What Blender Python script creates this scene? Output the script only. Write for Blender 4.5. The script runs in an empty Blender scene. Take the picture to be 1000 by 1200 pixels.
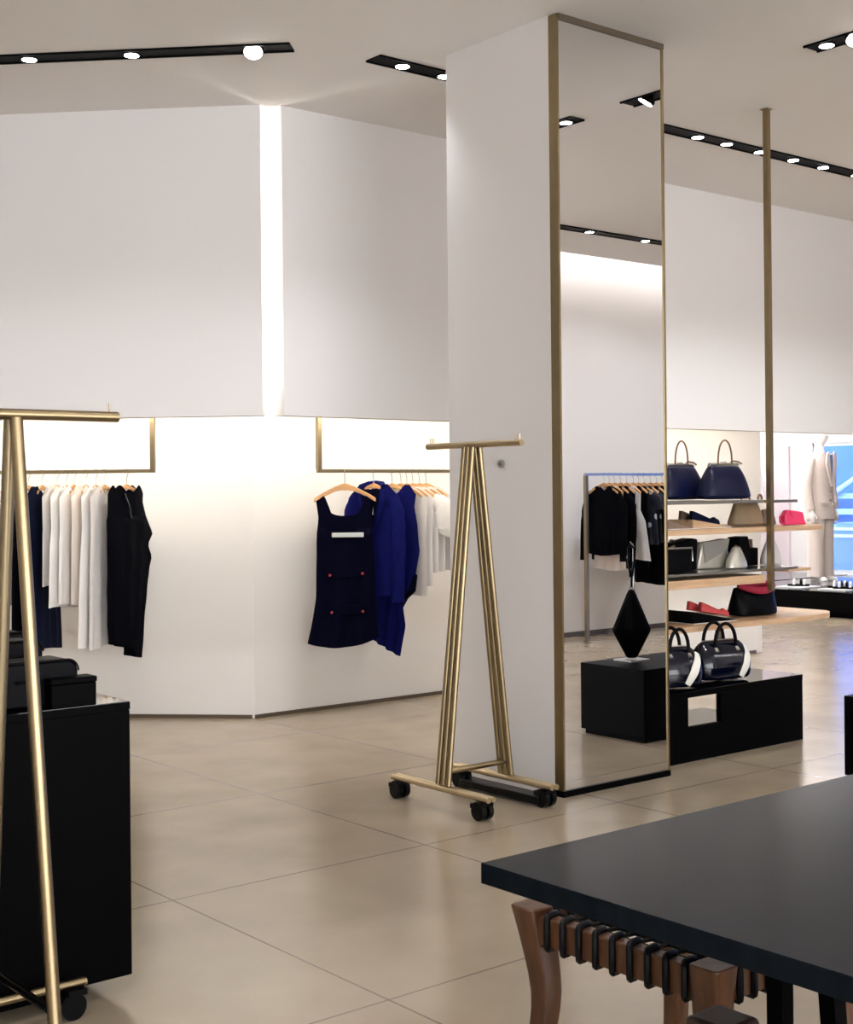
import bpy, math, random
from math import sin, cos, pi, radians as R, sqrt
from mathutils import Vector, Matrix, noise
random.seed(7)
SC = bpy.context.scene
COL = SC.collection
CEIL = 3.83

# ------------------------------------------------------------------ materials
def mat(name, color, rough=0.5, metal=0.0, spec=0.5, coat=0.0, emit=None, estr=0.0, sheen=0.0,
        var=0.0, vscale=8.0, bump=0.0, bscale=60.0, trans=0.0, stretch=None):
    m = bpy.data.materials.new(name); m.use_nodes = True
    nt = m.node_tree; b = nt.nodes['Principled BSDF']
    b.inputs['Base Color'].default_value = (*color, 1)
    b.inputs['Roughness'].default_value = rough
    b.inputs['Metallic'].default_value = metal
    b.inputs['Specular IOR Level'].default_value = spec
    b.inputs['Coat Weight'].default_value = coat
    b.inputs['Coat Roughness'].default_value = 0.08
    b.inputs['Sheen Weight'].default_value = sheen
    b.inputs['Transmission Weight'].default_value = trans
    if emit:
        b.inputs['Emission Color'].default_value = (*emit, 1)
        b.inputs['Emission Strength'].default_value = estr
    if var or bump:
        tc = nt.nodes.new('ShaderNodeTexCoord'); mp = nt.nodes.new('ShaderNodeMapping')
        nt.links.new(tc.outputs['Object'], mp.inputs['Vector'])
        if stretch: mp.inputs['Scale'].default_value = stretch
    if var:
        n = nt.nodes.new('ShaderNodeTexNoise'); n.inputs['Scale'].default_value = vscale
        n.inputs['Detail'].default_value = 5
        nt.links.new(mp.outputs['Vector'], n.inputs['Vector'])
        mx = nt.nodes.new('ShaderNodeMix'); mx.data_type = 'RGBA'
        mx.inputs[6].default_value = (*[c * (1 - var) for c in color], 1)
        mx.inputs[7].default_value = (*[min(1, c * (1 + var)) for c in color], 1)
        nt.links.new(n.outputs['Fac'], mx.inputs[0])
        nt.links.new(mx.outputs[2], b.inputs['Base Color'])
    if bump:
        n2 = nt.nodes.new('ShaderNodeTexNoise'); n2.inputs['Scale'].default_value = bscale
        nt.links.new(mp.outputs['Vector'], n2.inputs['Vector'])
        bp = nt.nodes.new('ShaderNodeBump'); bp.inputs['Strength'].default_value = bump
        bp.inputs['Distance'].default_value = 0.01
        nt.links.new(n2.outputs['Fac'], bp.inputs['Height'])
        nt.links.new(bp.outputs['Normal'], b.inputs['Normal'])
    return m

def floor_mat():
    m = bpy.data.materials.new('limestone_floor'); m.use_nodes = True
    nt = m.node_tree; b = nt.nodes['Principled BSDF']; L = nt.links.new
    g = nt.nodes.new('ShaderNodeNewGeometry'); sp = nt.nodes.new('ShaderNodeSeparateXYZ')
    L(g.outputs['Position'], sp.inputs[0])
    def math_(op, a, bb=None):
        n = nt.nodes.new('ShaderNodeMath'); n.operation = op
        for i, v in enumerate((a, bb)):
            if v is None: continue
            if isinstance(v, (int, float)): n.inputs[i].default_value = v
            else: L(v, n.inputs[i])
        return n.outputs[0]
    def line(out, off, step, w):
        t = math_('DIVIDE', math_('SUBTRACT', out, off), step)
        fr = math_('FRACT', t)
        d = math_('MINIMUM', fr, math_('SUBTRACT', 1.0, fr))
        return math_('LESS_THAN', d, w / step / 2)
    lx = line(sp.outputs['X'], 3.66, 1.2, 0.008)
    ly = line(sp.outputs['Y'], 4.52, 1.305, 0.008)
    ln = math_('MAXIMUM', lx, ly)
    ns = nt.nodes.new('ShaderNodeTexNoise'); ns.inputs['Scale'].default_value = 2.2; ns.inputs['Detail'].default_value = 8
    L(g.outputs['Position'], ns.inputs['Vector'])
    r = nt.nodes.new('ShaderNodeValToRGB')
    r.color_ramp.elements[0].position = .3; r.color_ramp.elements[0].color = (.305, .244, .173, 1)
    r.color_ramp.elements[1].position = .7; r.color_ramp.elements[1].color = (.375, .305, .222, 1)
    L(ns.outputs['Fac'], r.inputs[0])
    mx = nt.nodes.new('ShaderNodeMix'); mx.data_type = 'RGBA'
    L(ln, mx.inputs[0]); L(r.outputs[0], mx.inputs[6]); mx.inputs[7].default_value = (.16, .12, .085, 1)
    L(mx.outputs[2], b.inputs['Base Color'])
    n2 = nt.nodes.new('ShaderNodeTexNoise'); n2.inputs['Scale'].default_value = 7
    L(g.outputs['Position'], n2.inputs['Vector'])
    mr = nt.nodes.new('ShaderNodeMapRange'); mr.inputs['To Min'].default_value = .16; mr.inputs['To Max'].default_value = .24
    L(n2.outputs['Fac'], mr.inputs['Value']); L(mr.outputs[0], b.inputs['Roughness'])
    b.inputs['Specular IOR Level'].default_value = .6
    return m

def slate_mat():
    m = mat('polished_slate', (.0045, .0075, .0115), .2, spec=.2, var=.6, vscale=4, stretch=(1, 7, 1))
    m.node_tree.nodes['Principled BSDF'].inputs['IOR'].default_value = 1.27
    return m

def print_mat():
    m = bpy.data.materials.new('speckled_print'); m.use_nodes = True
    nt = m.node_tree; b = nt.nodes['Principled BSDF']; L = nt.links.new
    tc = nt.nodes.new('ShaderNodeTexCoord'); v = nt.nodes.new('ShaderNodeTexVoronoi'); v.inputs['Scale'].default_value = 9
    L(tc.outputs['Object'], v.inputs['Vector'])
    r = nt.nodes.new('ShaderNodeValToRGB'); r.color_ramp.interpolation = 'CONSTANT'
    r.color_ramp.elements[0].color = (.45, .5, .6, 1); r.color_ramp.elements[1].position = .27
    r.color_ramp.elements[1].color = (.004, .005, .014, 1)
    L(v.outputs['Distance'], r.inputs[0]); L(r.outputs[0], b.inputs['Base Color'])
    b.inputs['Roughness'].default_value = .6
    return m

def wood_mat(name, c1, c2, rough=.45, scale=(1, 12, 12)):
    m = bpy.data.materials.new(name); m.use_nodes = True
    nt = m.node_tree; b = nt.nodes['Principled BSDF']; L = nt.links.new
    tc = nt.nodes.new('ShaderNodeTexCoord'); mp = nt.nodes.new('ShaderNodeMapping'); mp.inputs['Scale'].default_value = scale
    L(tc.outputs['Object'], mp.inputs['Vector'])
    n = nt.nodes.new('ShaderNodeTexNoise'); n.inputs['Scale'].default_value = 4; n.inputs['Detail'].default_value = 6
    L(mp.outputs['Vector'], n.inputs['Vector'])
    r = nt.nodes.new('ShaderNodeValToRGB'); r.color_ramp.elements[0].position = .35; r.color_ramp.elements[1].position = .7
    r.color_ramp.elements[0].color = (*c1, 1); r.color_ramp.elements[1].color = (*c2, 1)
    L(n.outputs['Fac'], r.inputs[0]); L(r.outputs[0], b.inputs['Base Color'])
    b.inputs['Roughness'].default_value = rough
    return m

M = {}
M['wall'] = mat('white_wall_paint', (.81, .795, .79), .85, spec=.2, bump=.04, bscale=140)
M['panel'] = mat('white_wall_panel', (.80, .785, .79), .85, spec=.2, bump=.03, bscale=140)
M['ceil'] = mat('white_ceiling_paint', (.82, .805, .80), .9, spec=.2)
M['floor'] = floor_mat()
M['gold'] = mat('satin_brass', (.325, .25, .145), .34, 1.0, var=.12, vscale=14, bump=.03, bscale=200)
M['goldlight'] = mat('pale_brass', (.52, .42, .27), .3, 1.0, var=.08, vscale=14)
M['golddark'] = mat('aged_brass', (.33, .265, .165), .38, 1.0, var=.1, vscale=14)
M['bronze'] = mat('bronze_skirting', (.14, .11, .08), .5, .6)
M['steel'] = mat('brushed_steel', (.55, .54, .52), .28, 1.0)
M['greymetal'] = mat('grey_metal_shelf', (.42, .41, .40), .25, 1.0)
M['mirror'] = mat('mirror_glass', (.93, .93, .95), 0.0, 1.0)
M['black'] = mat('black_lacquer', (.0008, .0008, .0011), .5, spec=.035)
M['blackgloss'] = mat('black_polished_top', (.002, .002, .003), .04, spec=.7)
M['rubber'] = mat('black_rubber', (.0015, .0015, .002), .3, spec=.15)
M['slate'] = slate_mat()
M['slot'] = mat('black_lighting_channel', (.0015, .0015, .002), .5, spec=.05)
M['lamp'] = mat('lit_lamp', (1, 1, 1), .4, emit=(1, .96, .9), estr=18)
M['strip'] = mat('lit_strip', (1, 1, 1), .4, emit=(1, .885, .70), estr=12.5)
M['fill'] = mat('fill_panel_glow', (.8, .8, .8), .5, emit=(.96, .98, 1.0), estr=6.2)  # glow of the panel added behind the camera for even light
M['strip_slit'] = mat('lit_strip_white', (1, 1, 1), .4, emit=(1, .94, .82), estr=17)
M['strip_cold'] = mat('lit_cove_strip', (1, 1, 1), .4, emit=(1, .95, .9), estr=8)
M['strip_bay_fill'] = mat('added_bay_strip', (1, 1, 1), .4, emit=(1, .96, .96), estr=42)
M['grey'] = mat('grey_leather', (.27, .26, .235), .45)
M['wood'] = wood_mat('oak_shelf', (.52, .33, .19), (.66, .45, .28))
M['hanger'] = wood_mat('beech_hanger', (.50, .26, .10), (.64, .36, .16), scale=(2, 14, 14))
M['walnut'] = wood_mat('walnut_stool', (.06, .024, .011), (.125, .052, .024), .35, scale=(10, 10, 1.5))
M['darkwalnut'] = wood_mat('dark_walnut', (.02, .011, .008), (.035, .02, .013), .35, scale=(10, 10, 1.5))
M['cord'] = mat('black_cord', (.002, .002, .003), .5, spec=.2)
M['navy'] = mat('dark_navy_wool', (.0012, .0013, .010), .9, spec=.06, var=.3, vscale=40)
M['blue'] = mat('royal_blue_wool', (.004, .006, .085), .85, spec=.08, var=.25, vscale=30)
M['blackcloth'] = mat('black_cloth', (.0012, .0012, .003), .85, spec=.06, var=.3, vscale=30)
M['denim'] = mat('ink_blue_cloth', (.003, .006, .024), .75, spec=.12, var=.6, vscale=24)
M['white'] = mat('white_cotton', (.82, .80, .79), .85, spec=.2, sheen=.2)
M['cream'] = mat('cream_cotton', (.80, .72, .66), .85, spec=.2, sheen=.2)
M['silvercloth'] = mat('pale_grey_linen', (.66, .63, .62), .8, spec=.2, var=.1, vscale=40)
M['print'] = print_mat()
M['red'] = mat('red_leather_button', (.45, .02, .03), .4)
M['label'] = mat('pale_trim', (.62, .66, .66), .6)
M['navyleather'] = mat('navy_leather', (.002, .004, .03), .32, spec=.3, bump=.15, bscale=30)
M['blackleather'] = mat('black_leather', (.001, .001, .0018), .42, spec=.07, bump=.1, bscale=40)
M['patent'] = mat('navy_patent_leather', (.001, .002, .009), .12, spec=.4, coat=.2)
M['whiteleather'] = mat('white_leather', (.78, .76, .70), .35)
M['brownleather'] = mat('brown_leather', (.17, .09, .045), .45)
M['beigeleather'] = mat('beige_leather', (.40, .28, .165), .5, var=.15, vscale=12)
M['taupe'] = mat('taupe_leather', (.22, .15, .11), .5)
M['silver'] = mat('pale_silver_leather', (.58, .55, .48), .3, .35, var=.2, vscale=16)
M['pink'] = mat('hot_pink_leather', (.80, .045, .16), .4)
M['redshoe'] = mat('coral_red_suede', (.62, .07, .075), .6)
M['redlining'] = mat('crimson_lining', (.42, .02, .055), .7)
M['paperwhite'] = mat('white_acrylic', (.85, .85, .87), .3)
M['suit'] = mat('pale_stone_suiting', (.58, .50, .45), .85, spec=.2, var=.06, vscale=60)
M['skin'] = mat('white_mannequin_shell', (.82, .78, .76), .35)
M['shirt'] = mat('white_shirting', (.86, .88, .92), .8)
M['tie'] = mat('slate_blue_tie', (.10, .14, .25), .6)
M['glass'] = mat('window_glass', (1, 1, 1), 0.0, trans=1.0, spec=.5)
M['pink_panel'] = mat('lilac_white_panel', (.74, .66, .70), .7)
M['facade'] = mat('blue_grey_stone', (.03, .085, .22), .8, var=.1, vscale=2)
M['facade2'] = mat('olive_stone', (.09, .12, .12), .8, var=.1, vscale=2)
M['ledge'] = mat('pale_stone_ledge', (.22, .30, .40), .7)
M['van'] = mat('pale_blue_van_paint', (.13, .21, .34), .4, coat=.2)
M['vanwhite'] = mat('white_van_trim', (.6, .65, .7), .3)
M['tyre'] = mat('tyre_rubber', (.006, .007, .01), .7)
M['asphalt'] = mat('asphalt', (.10, .11, .13), .9, var=.2, vscale=20)
M['platform'] = mat('polished_dark_platform', (.002, .004, .012), .08, spec=.7)

# ------------------------------------------------------------------ mesh builder
def interp(tab, z):
    """tab: sorted list of (key, v...) by key; linear interpolation, smoothed"""
    if z <= tab[0][0]: return tab[0][1:]
    if z >= tab[-1][0]: return tab[-1][1:]
    for a, b in zip(tab, tab[1:]):
        if a[0] <= z <= b[0]:
            t = (z - a[0]) / (b[0] - a[0] + 1e-9)
            return tuple(x + (y - x) * t for x, y in zip(a[1:], b[1:]))

class MB:
    def __init__(s): s.v = []; s.f = []
    def add(s, vs, fs):
        k = len(s.v); s.v += [tuple(v) for v in vs]; s.f += [tuple(i + k for i in f) for f in fs]; return s
    def box(s, x0, x1, y0, y1, z0, z1, mtx=None):
        vs = [Vector((x, y, z)) for z in (z0, z1) for y in (y0, y1) for x in (x0, x1)]
        if mtx: vs = [mtx @ v for v in vs]
        return s.add(vs, [(0, 2, 3, 1), (4, 5, 7, 6), (0, 1, 5, 4), (2, 6, 7, 3), (0, 4, 6, 2), (1, 3, 7, 5)])
    def prism(s, pts, z0, z1):
        n = len(pts)
        vs = [(x, y, z0) for x, y in pts] + [(x, y, z1) for x, y in pts]
        return s.add(vs, [tuple(range(n - 1, -1, -1)), tuple(range(n, 2 * n))] + [(i, (i + 1) % n, n + (i + 1) % n, n + i) for i in range(n)])
    def prism_y(s, pts, y0, y1):            # outline in x,z
        n = len(pts)
        vs = [(x, y0, z) for x, z in pts] + [(x, y1, z) for x, z in pts]
        return s.add(vs, [tuple(range(n)), tuple(range(2 * n - 1, n - 1, -1))] + [(i, n + i, n + (i + 1) % n, (i + 1) % n) for i in range(n)])
    def tube(s, path, r, n=10, closed=False, flat=1.0, up=None):
        P = [Vector(p) for p in path]; m = len(P)
        rs = r if isinstance(r, (list, tuple)) else [r] * m
        prev = None; vs = []
        for i in range(m):
            a = P[(i - 1) % m] if (closed or i > 0) else P[i]
            b = P[(i + 1) % m] if (closed or i < m - 1) else P[i]
            t = (b - a).normalized()
            if prev is None:
                ref = Vector(up) if up else (Vector((0, 0, 1)) if abs(t.z) < .9 else Vector((1, 0, 0)))
                u = (ref - t * ref.dot(t)).normalized()
            else:
                u = (prev - t * prev.dot(t)).normalized()
            prev = u; w = t.cross(u)
            for k in range(n):
                a_ = 2 * pi * k / n
                vs.append(P[i] + u * cos(a_) * rs[i] * flat + w * sin(a_) * rs[i])
        fs = []
        for i in range(m if closed else m - 1):
            j = (i + 1) % m
            for k in range(n):
                q = (k + 1) % n
                fs.append((i * n + k, i * n + q, j * n + q, j * n + k))
        if not closed:
            fs.append(tuple(range(n - 1, -1, -1))); fs.append(tuple((m - 1) * n + k for k in range(n)))
        return s.add(vs, fs)
    def loft(s, rings, n=28, exp=2.0, cap=True):
        """rings: (z, hw, hd, cx, cy); superellipse"""
        vs = []
        for rg in rings:
            z, hw, hd = rg[:3]; cx = rg[3] if len(rg) > 3 else 0; cy = rg[4] if len(rg) > 4 else 0
            for k in range(n):
                a = 2 * pi * k / n; c, d = cos(a), sin(a)
                vs.append((cx + hw * math.copysign(abs(c) ** (2 / exp), c), cy + hd * math.copysign(abs(d) ** (2 / exp), d), z))
        m = len(rings)
        fs = [(i * n + k, i * n + (k + 1) % n, (i + 1) * n + (k + 1) % n, (i + 1) * n + k) for i in range(m - 1) for k in range(n)]
        if cap: fs += [tuple(range(n - 1, -1, -1)), tuple((m - 1) * n + k for k in range(n))]
        return s.add(vs, fs)
    def lathe(s, prof, n=24, c=(0, 0, 0)):
        return s.loft([(c[2] + z, r, r, c[0], c[1]) for r, z in prof], n)
    def cyl(s, a, b, r, n=16): return s.tube([a, b], r, n)
    def move(s, mtx): s.v = [tuple(mtx @ Vector(v)) for v in s.v]; return s
    def build(s, name, m, parent=None, smooth=True, bevel=0, solid=0, sub=0):
        me = bpy.data.meshes.new(name); me.from_pydata(s.v, [], s.f); me.update()
        me.materials.append(m)
        o = bpy.data.objects.new(name, me); COL.objects.link(o)
        if parent: o.parent = parent
        if smooth:
            me.polygons.foreach_set('use_smooth', [True] * len(me.polygons))
            try: me.set_sharp_from_angle(angle=R(42))
            except Exception: pass
        if solid:
            q = o.modifiers.new('s', 'SOLIDIFY'); q.thickness = solid; q.offset = 0
        if bevel:
            q = o.modifiers.new('b', 'BEVEL'); q.width = bevel; q.segments = 2; q.limit_method = 'ANGLE'; q.angle_limit = R(50)
        if sub:
            q = o.modifiers.new('u', 'SUBSURF'); q.levels = sub; q.render_levels = sub
        return o

def tag(o, label=None, cat=None, group=None, kind=None):
    if label: o['label'] = label
    if cat: o['category'] = cat
    if group: o['group'] = group
    if kind: o['kind'] = kind
    return o
def thing(name, label, cat, loc=(0, 0, 0), rz=0.0, group=None):
    o = bpy.data.objects.new(name, None); COL.objects.link(o)
    o.location = loc; o.rotation_euler = (0, 0, rz); o.empty_display_size = .1
    return tag(o, label, cat, group)
def struct(name, mb, m, label=None, cat=None, parent=None, **k):
    o = mb.build(name, m, parent, smooth=False, **k)
    if not parent: tag(o, label, cat, kind='structure')
    return o

# ------------------------------------------------------------------ camera
CAM_F, CAM_TH, CAM_RO, CAM_Y0, EYE = 1606.19, .886466, -.0095597, 575.805, 1.5
fw = Vector((cos(CAM_TH), sin(CAM_TH), 0)); rt = Vector((sin(CAM_TH), -cos(CAM_TH), 0)); up = Vector((0, 0, 1))
rr = rt * cos(CAM_RO) + up * sin(CAM_RO); uu = -rt * sin(CAM_RO) + up * cos(CAM_RO)
cd = bpy.data.cameras.new('camera'); cam = bpy.data.objects.new('camera', cd); COL.objects.link(cam)
cam.matrix_world = Matrix(((rr.x, uu.x, -fw.x, 0), (rr.y, uu.y, -fw.y, 0), (rr.z, uu.z, -fw.z, EYE), (0, 0, 0, 1)))
cd.sensor_fit = 'AUTO'; cd.sensor_width = 36; cd.lens = 36 * CAM_F / 1200
cd.shift_y = (CAM_Y0 - 600) / 1200; cd.clip_start = .05; cd.clip_end = 200
SC.camera = cam

# ------------------------------------------------------------------ room shell
PY, WY = 6.93, 7.80           # upper panel face, recessed wall face
PS, WS = 11.43, 12.67         # the same on the angled side: x + y
s2 = sqrt(.5)
struct('floor', MB().box(-5, 16.5, -5, 14, -.1, 0), M['floor'], 'polished beige limestone floor laid in large square tiles', 'floor')
MBc = MB()
MBc.box(-5, 7.5, -5, 14, CEIL, CEIL + .1); MBc.box(7.5, 16.7, 0, 14, CEIL, CEIL + .1)
struct('ceiling', MBc, M['ceil'], 'flat white plaster ceiling with black lighting channels', 'ceiling')
# recessed lower wall, right-hand run and angled run
struct('wall_back', MB().box(WS - WY, 10.22, WY, WY + .12, 0, CEIL), M['wall'], 'white recessed lower wall behind the blue dresses and shelves', 'wall')
L45 = lambda t, s: ((s / 2 + t), (s / 2 - t))       # point on x+y=s ; t grows towards +x
t_c = (WS - WY) - WS / 2                            # corner of the recessed walls
def slab45(s0, s1, ta, tb, z0, z1):
    a, b = L45(ta, s0), L45(tb, s0); d = (s1 - s0) / 2
    return MB().prism([a, b, (b[0] + d, b[1] + d), (a[0] + d, a[1] + d)], z0, z1)
struct('wall_left', slab45(WS, WS + .17, t_c - 6.5, t_c, 0, CEIL), M['wall'], 'white recessed angled wall behind the white and black garments', 'wall')
struct('wall_upper_back', MB().box(4.555, 16.5, PY, PY + .1, 1.965, CEIL), M['panel'], 'white overhanging wall panel above the blue dresses and shelves', 'wall')
t_p = 4.44 - PS / 2
struct('wall_upper_left', slab45(PS, PS + .14, t_p - 6.5, t_p, 1.965, CEIL), M['panel'], 'white overhanging wall panel beyond the glowing slit, above the white garments', 'wall')
struct('baseboard_back', MB().box(WS - WY, 10.22, WY - .012, WY, 0, .024), M['bronze'], 'thin bronze skirting under the back wall', 'baseboard')
struct('baseboard_left', slab45(WS - .017, WS, t_c - 6.5, t_c - .012, 0, .024), M['bronze'], 'thin bronze skirting under the angled wall', 'baseboard')
struct('wall_return', MB().box(10.22, 10.32, WY, 14, 0, CEIL), M['wall'], 'white return wall at the end of the shelving', 'wall')
struct('wall_mirrored', MB().box(7.5, 16.5, -.5, -.38, 0, 4.3), M['wall'], 'white wall seen in the mirror behind the black garments', 'wall')
struct('baseboard_mirrored', MB().box(7.5, 16.5, -.38, -.365, 0, .05), M['bronze'], 'dark skirting under the wall seen in the mirror', 'baseboard')
struct('ceiling_cove', MB().box(7.5, 16.5, -.5, .12, 4.2, 4.3).box(7.5, 16.5, .0, .12, CEIL + .1, 4.2), M['ceil'], 'white light cove along the wall seen in the mirror', 'ceiling')
struct('wall_side', MB().box(7.4, 7.5, -5, -.38, 0, CEIL), M['wall'], 'white side wall beside the camera position', 'wall')
RW = (-4.0, 6.6, .3, 3.3)          # unseen opening for the glowing fill panel added behind the camera
struct('wall_rear', MB().box(-5.1, RW[0], -5.1, -5, 0, CEIL).box(RW[1], 7.5, -5.1, -5, 0, CEIL).box(RW[0], RW[1], -5.1, -5, 0, RW[2]).box(RW[0], RW[1], -5.1, -5, RW[3], CEIL), M['wall'], 'white rear wall around the added fill panel', 'wall')
struct('fill_panel', MB().box(RW[0], RW[1], -5.08, -5.04, RW[2], RW[3]), M['fill'], 'daylit panel added behind the camera to light the shop', 'window')
struct('wall_west', MB().box(-5.1, -5, -5, 14, 0, CEIL), M['wall'], 'white far side wall of the shop', 'wall')
struct('wall_north', MB().box(-5, 16.7, 14, 14.1, 0, CEIL), M['wall'], 'white wall beyond the display bay', 'wall')
# display-window wall at x = 16.5
WX = 16.5; WY0, WY1, WZ0, WZ1 = 0.6, 11.58, .30, 2.13
mb = MB()
mb.box(WX, WX + .2, -.5, WY0, 0, CEIL); mb.box(WX, WX + .2, WY1, 14, 0, CEIL)
mb.box(WX, WX + .2, WY0, WY1, 0, WZ0); mb.box(WX, WX + .2, WY0, WY1, WZ1, CEIL)
struct('wall_window', mb, M['wall'], 'white wall around the shop display window', 'wall')
wo = struct('window_1', MB().box(WX + .02, WX + .07, WY0, WY1, WZ1 - .05, WZ1).box(WX + .02, WX + .07, WY0, WY1, WZ0, WZ0 + .05)
       .box(WX + .02, WX + .07, WY1 - .05, WY1, WZ0, WZ1).box(WX + .02, WX + .07, WY0, WY0 + .05, WZ0, WZ1), M['vanwhite'], 'shop display window onto the blue-lit street', 'window')
struct('glass', MB().box(WX + .04, WX + .05, WY0 + .05, WY1 - .05, WZ0 + .05, WZ1 - .05), M['glass'], parent=wo)
struct('wall_display', MB().box(WX - .04, WX, 11.95, 12.62, .3, 2.1), M['pink_panel'], 'lilac white display panel behind the pole', 'wall')

# ------------------------------------------------------------------ pillar with mirror
PX0, PX1, PYF, PYB = 4.73, 5.508, 4.761, 5.60
struct('wall_pillar', MB().box(PX0, PX1, PYF + .06, PYB, 0, CEIL), M['panel'], 'square white structural pillar carrying the tall mirror', 'pillar')
t = thing('pillar_mirror', 'full-height brass-framed mirror covering one face of the white pillar', 'mirror', (PX0, PYF, 0))
w = PX1 - PX0
MB().box(.012, w - .008, .006, .03, .03, CEIL - .03).build('mirror_glass', M['mirror'], t, smooth=False)
f = MB().box(0, .012, 0, .059, .03, CEIL - .004).box(w - .008, w + .004, 0, .059, .03, CEIL - .012)
f.box(.012, w - .008, .031, .059, .03, CEIL - .012)
f.build('frame', M['gold'], t, smooth=False)
MB().box(-.004, w + .006, -.004, .058, 0, .03).build('kick_strip', M['black'], t, smooth=False)
MB().box(.012, w + .004, -.004, .059, CEIL - .03, CEIL - .002).build('head_strip', M['bronze'], t, smooth=False)
t = thing('wall_button', 'small round metal button on the white pillar beside the rolling rack', 'button', (PX0, 5.185, 1.637))
MB().tube([(0, 0, 0), (-.012, 0, 0)], .021, 20).build('plate', M['steel'], t)
MB().tube([(-.0122, 0, 0), (-.017, 0, 0)], .009, 14).build('centre_pin', M['golddark'], t)

# ------------------------------------------------------------------ ceiling lighting channels and lamps
lamp_i = 0
def spot(x, y, power, tgt=(0, 0, -1), ang=105, col=(.98, .985, 1.0)):
    d = bpy.data.lights.new('lamp_beam', 'SPOT'); d.energy = power; d.color = col
    d.spot_size = R(ang); d.spot_blend = 1.0; d.shadow_soft_size = .05
    o = bpy.data.objects.new('lamp_beam', d); COL.objects.link(o)
    o.location = (x, y, CEIL - .075)
    o.rotation_euler = Vector(tgt).to_track_quat('-Z', 'Y').to_euler()
LAMP_P = 37
def channel(label, p, q, lamps, gl, wd=.12, power=LAMP_P, ang=105):
    p, q = Vector((*p, CEIL)), Vector((*q, CEIL)); d = (q - p); ln = d.length; a = math.atan2(d.y, d.x)
    t = thing('lighting_channel', label, 'lighting channel', p, a)
    MB().box(0, ln, -wd / 2, wd / 2, -.006, -.001).build('backing', M['slot'], t, smooth=False)
    for sy in (-1, 1):
        MB().box(0, ln, sy * wd / 2 - .006, sy * wd / 2 + .006, -.012, -.001).build('edge_trim', M['slot'], t, smooth=False)
    for i, k in enumerate(lamps):
        big = isinstance(k, tuple); s = k[0] if big else k
        c = p + d.normalized() * s
        l = thing('channel_spotlight', gl[i], 'spotlight', (c.x, c.y, CEIL - .006), a, 'ceiling spotlights')
        dirw = Matrix.Rotation(-a, 4, 'Z') @ Vector((-.30, -.42, -.86))
        tl = Vector((0, 0, -1)).rotation_difference(dirw).to_matrix().to_4x4() if big else Matrix()
        r = .048 if big else .038
        z0 = -.012 if big else .005
        MB().tube([(0, 0, -.0002), (0, 0, z0 - .012)], r + .006, 24).move(tl).build('housing', M['slot'], l)
        MB().tube([(0, 0, z0 - .0122), (0, 0, z0 - .0145)], r, 24).move(tl).build('lens', M['lamp'], l, smooth=False)
        spot(c.x, c.y, power, ang=ang)
O5 = ['first', 'second', 'third', 'fourth', 'fifth', 'sixth', 'seventh', 'eighth', 'ninth', 'tenth', 'eleventh']
# angled channel, starts near the slit
channel('black ceiling lighting channel running at an angle above the white garments wall', (3.994, 5.972), (1.3, 8.666),
        [(.205,), .86, 1.42, 2.05, 2.7],
        ['large tilted ceiling spotlight near the end of the angled channel'] + [f'lit spotlight, {o} from the large tilted one along the angled channel' for o in O5[:4]], power=27)
x0 = 4.44
channel('long black ceiling lighting channel running behind the white pillar', (x0, 5.86), (12.9, 5.86),
        [.2, .50, 2.68, 2.98, 3.34, 3.72, 4.08, 4.5, 4.93, 5.4, 5.9, 6.9, 7.9],
        ['lit spotlight at the visible tip of the channel beside the pillar', 'lit spotlight tucked against the pillar edge'] +
        [f'lit spotlight, {o} past the pillar along the long channel' for o in O5], power=37)
channel('short black ceiling channel with two lamps in front of the mirror pillar', (6.19, 4.33), (6.19, 3.90),
        [.1, (.27,)], ['lit spotlight at the tip of the short ceiling channel', 'large bright spotlight, inner one on the short ceiling channel'])
channel('black ceiling channel with a lone lamp shown in the mirror', (6.17, 3.50), (6.17, 3.2), [.1, .22],
        ['lone lit spotlight on the ceiling high in the mirror', 'second lamp of the channel seen high in the mirror'])
channel('black ceiling lighting channel reflected across the middle of the mirror', (7.4, .92), (13.4, .92),
        [.9, 1.55, 2.3, 2.78, 3.4, 4.4, 5.3], [f'lit spotlight, {o} along the channel reflected mid-mirror' for o in O5[:7]], power=58, ang=150)
channel('added unseen black ceiling lighting channel over the camera side of the shop', (-3, 2.2), (3.2, 2.2), [.6, 1.9, 3.2, 4.5, 5.7],
        [f'added ceiling spotlight behind the camera, {o} along its channel' for o in O5[:5]], power=46)  # this and the next two channels are unseen, added for general light
channel('added unseen black ceiling lighting channel at the rear of the shop', (-3, -2.0), (6, -2.0), [.8, 2.6, 4.4, 6.2, 8.2],
        [f'added ceiling spotlight at the rear of the shop, {o} along its channel' for o in O5[:5]], power=46)
channel('added unseen black ceiling lighting channel at the side of the shop', (-2, 10.0), (-2, 5), [.8, 2.4, 4.0],
        [f'added ceiling spotlight by the side wall, {o} along its channel' for o in O5[:3]], power=46)
channel('added unseen black ceiling lighting channel over the display bay', (11.0, 10.9), (15.8, 10.9), [.8, 2.0, 3.2, 4.4],
        [f'added ceiling spotlight above the window display, {o} along its channel' for o in O5[:4]], power=200)  # unseen channel added to brighten the bay

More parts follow.
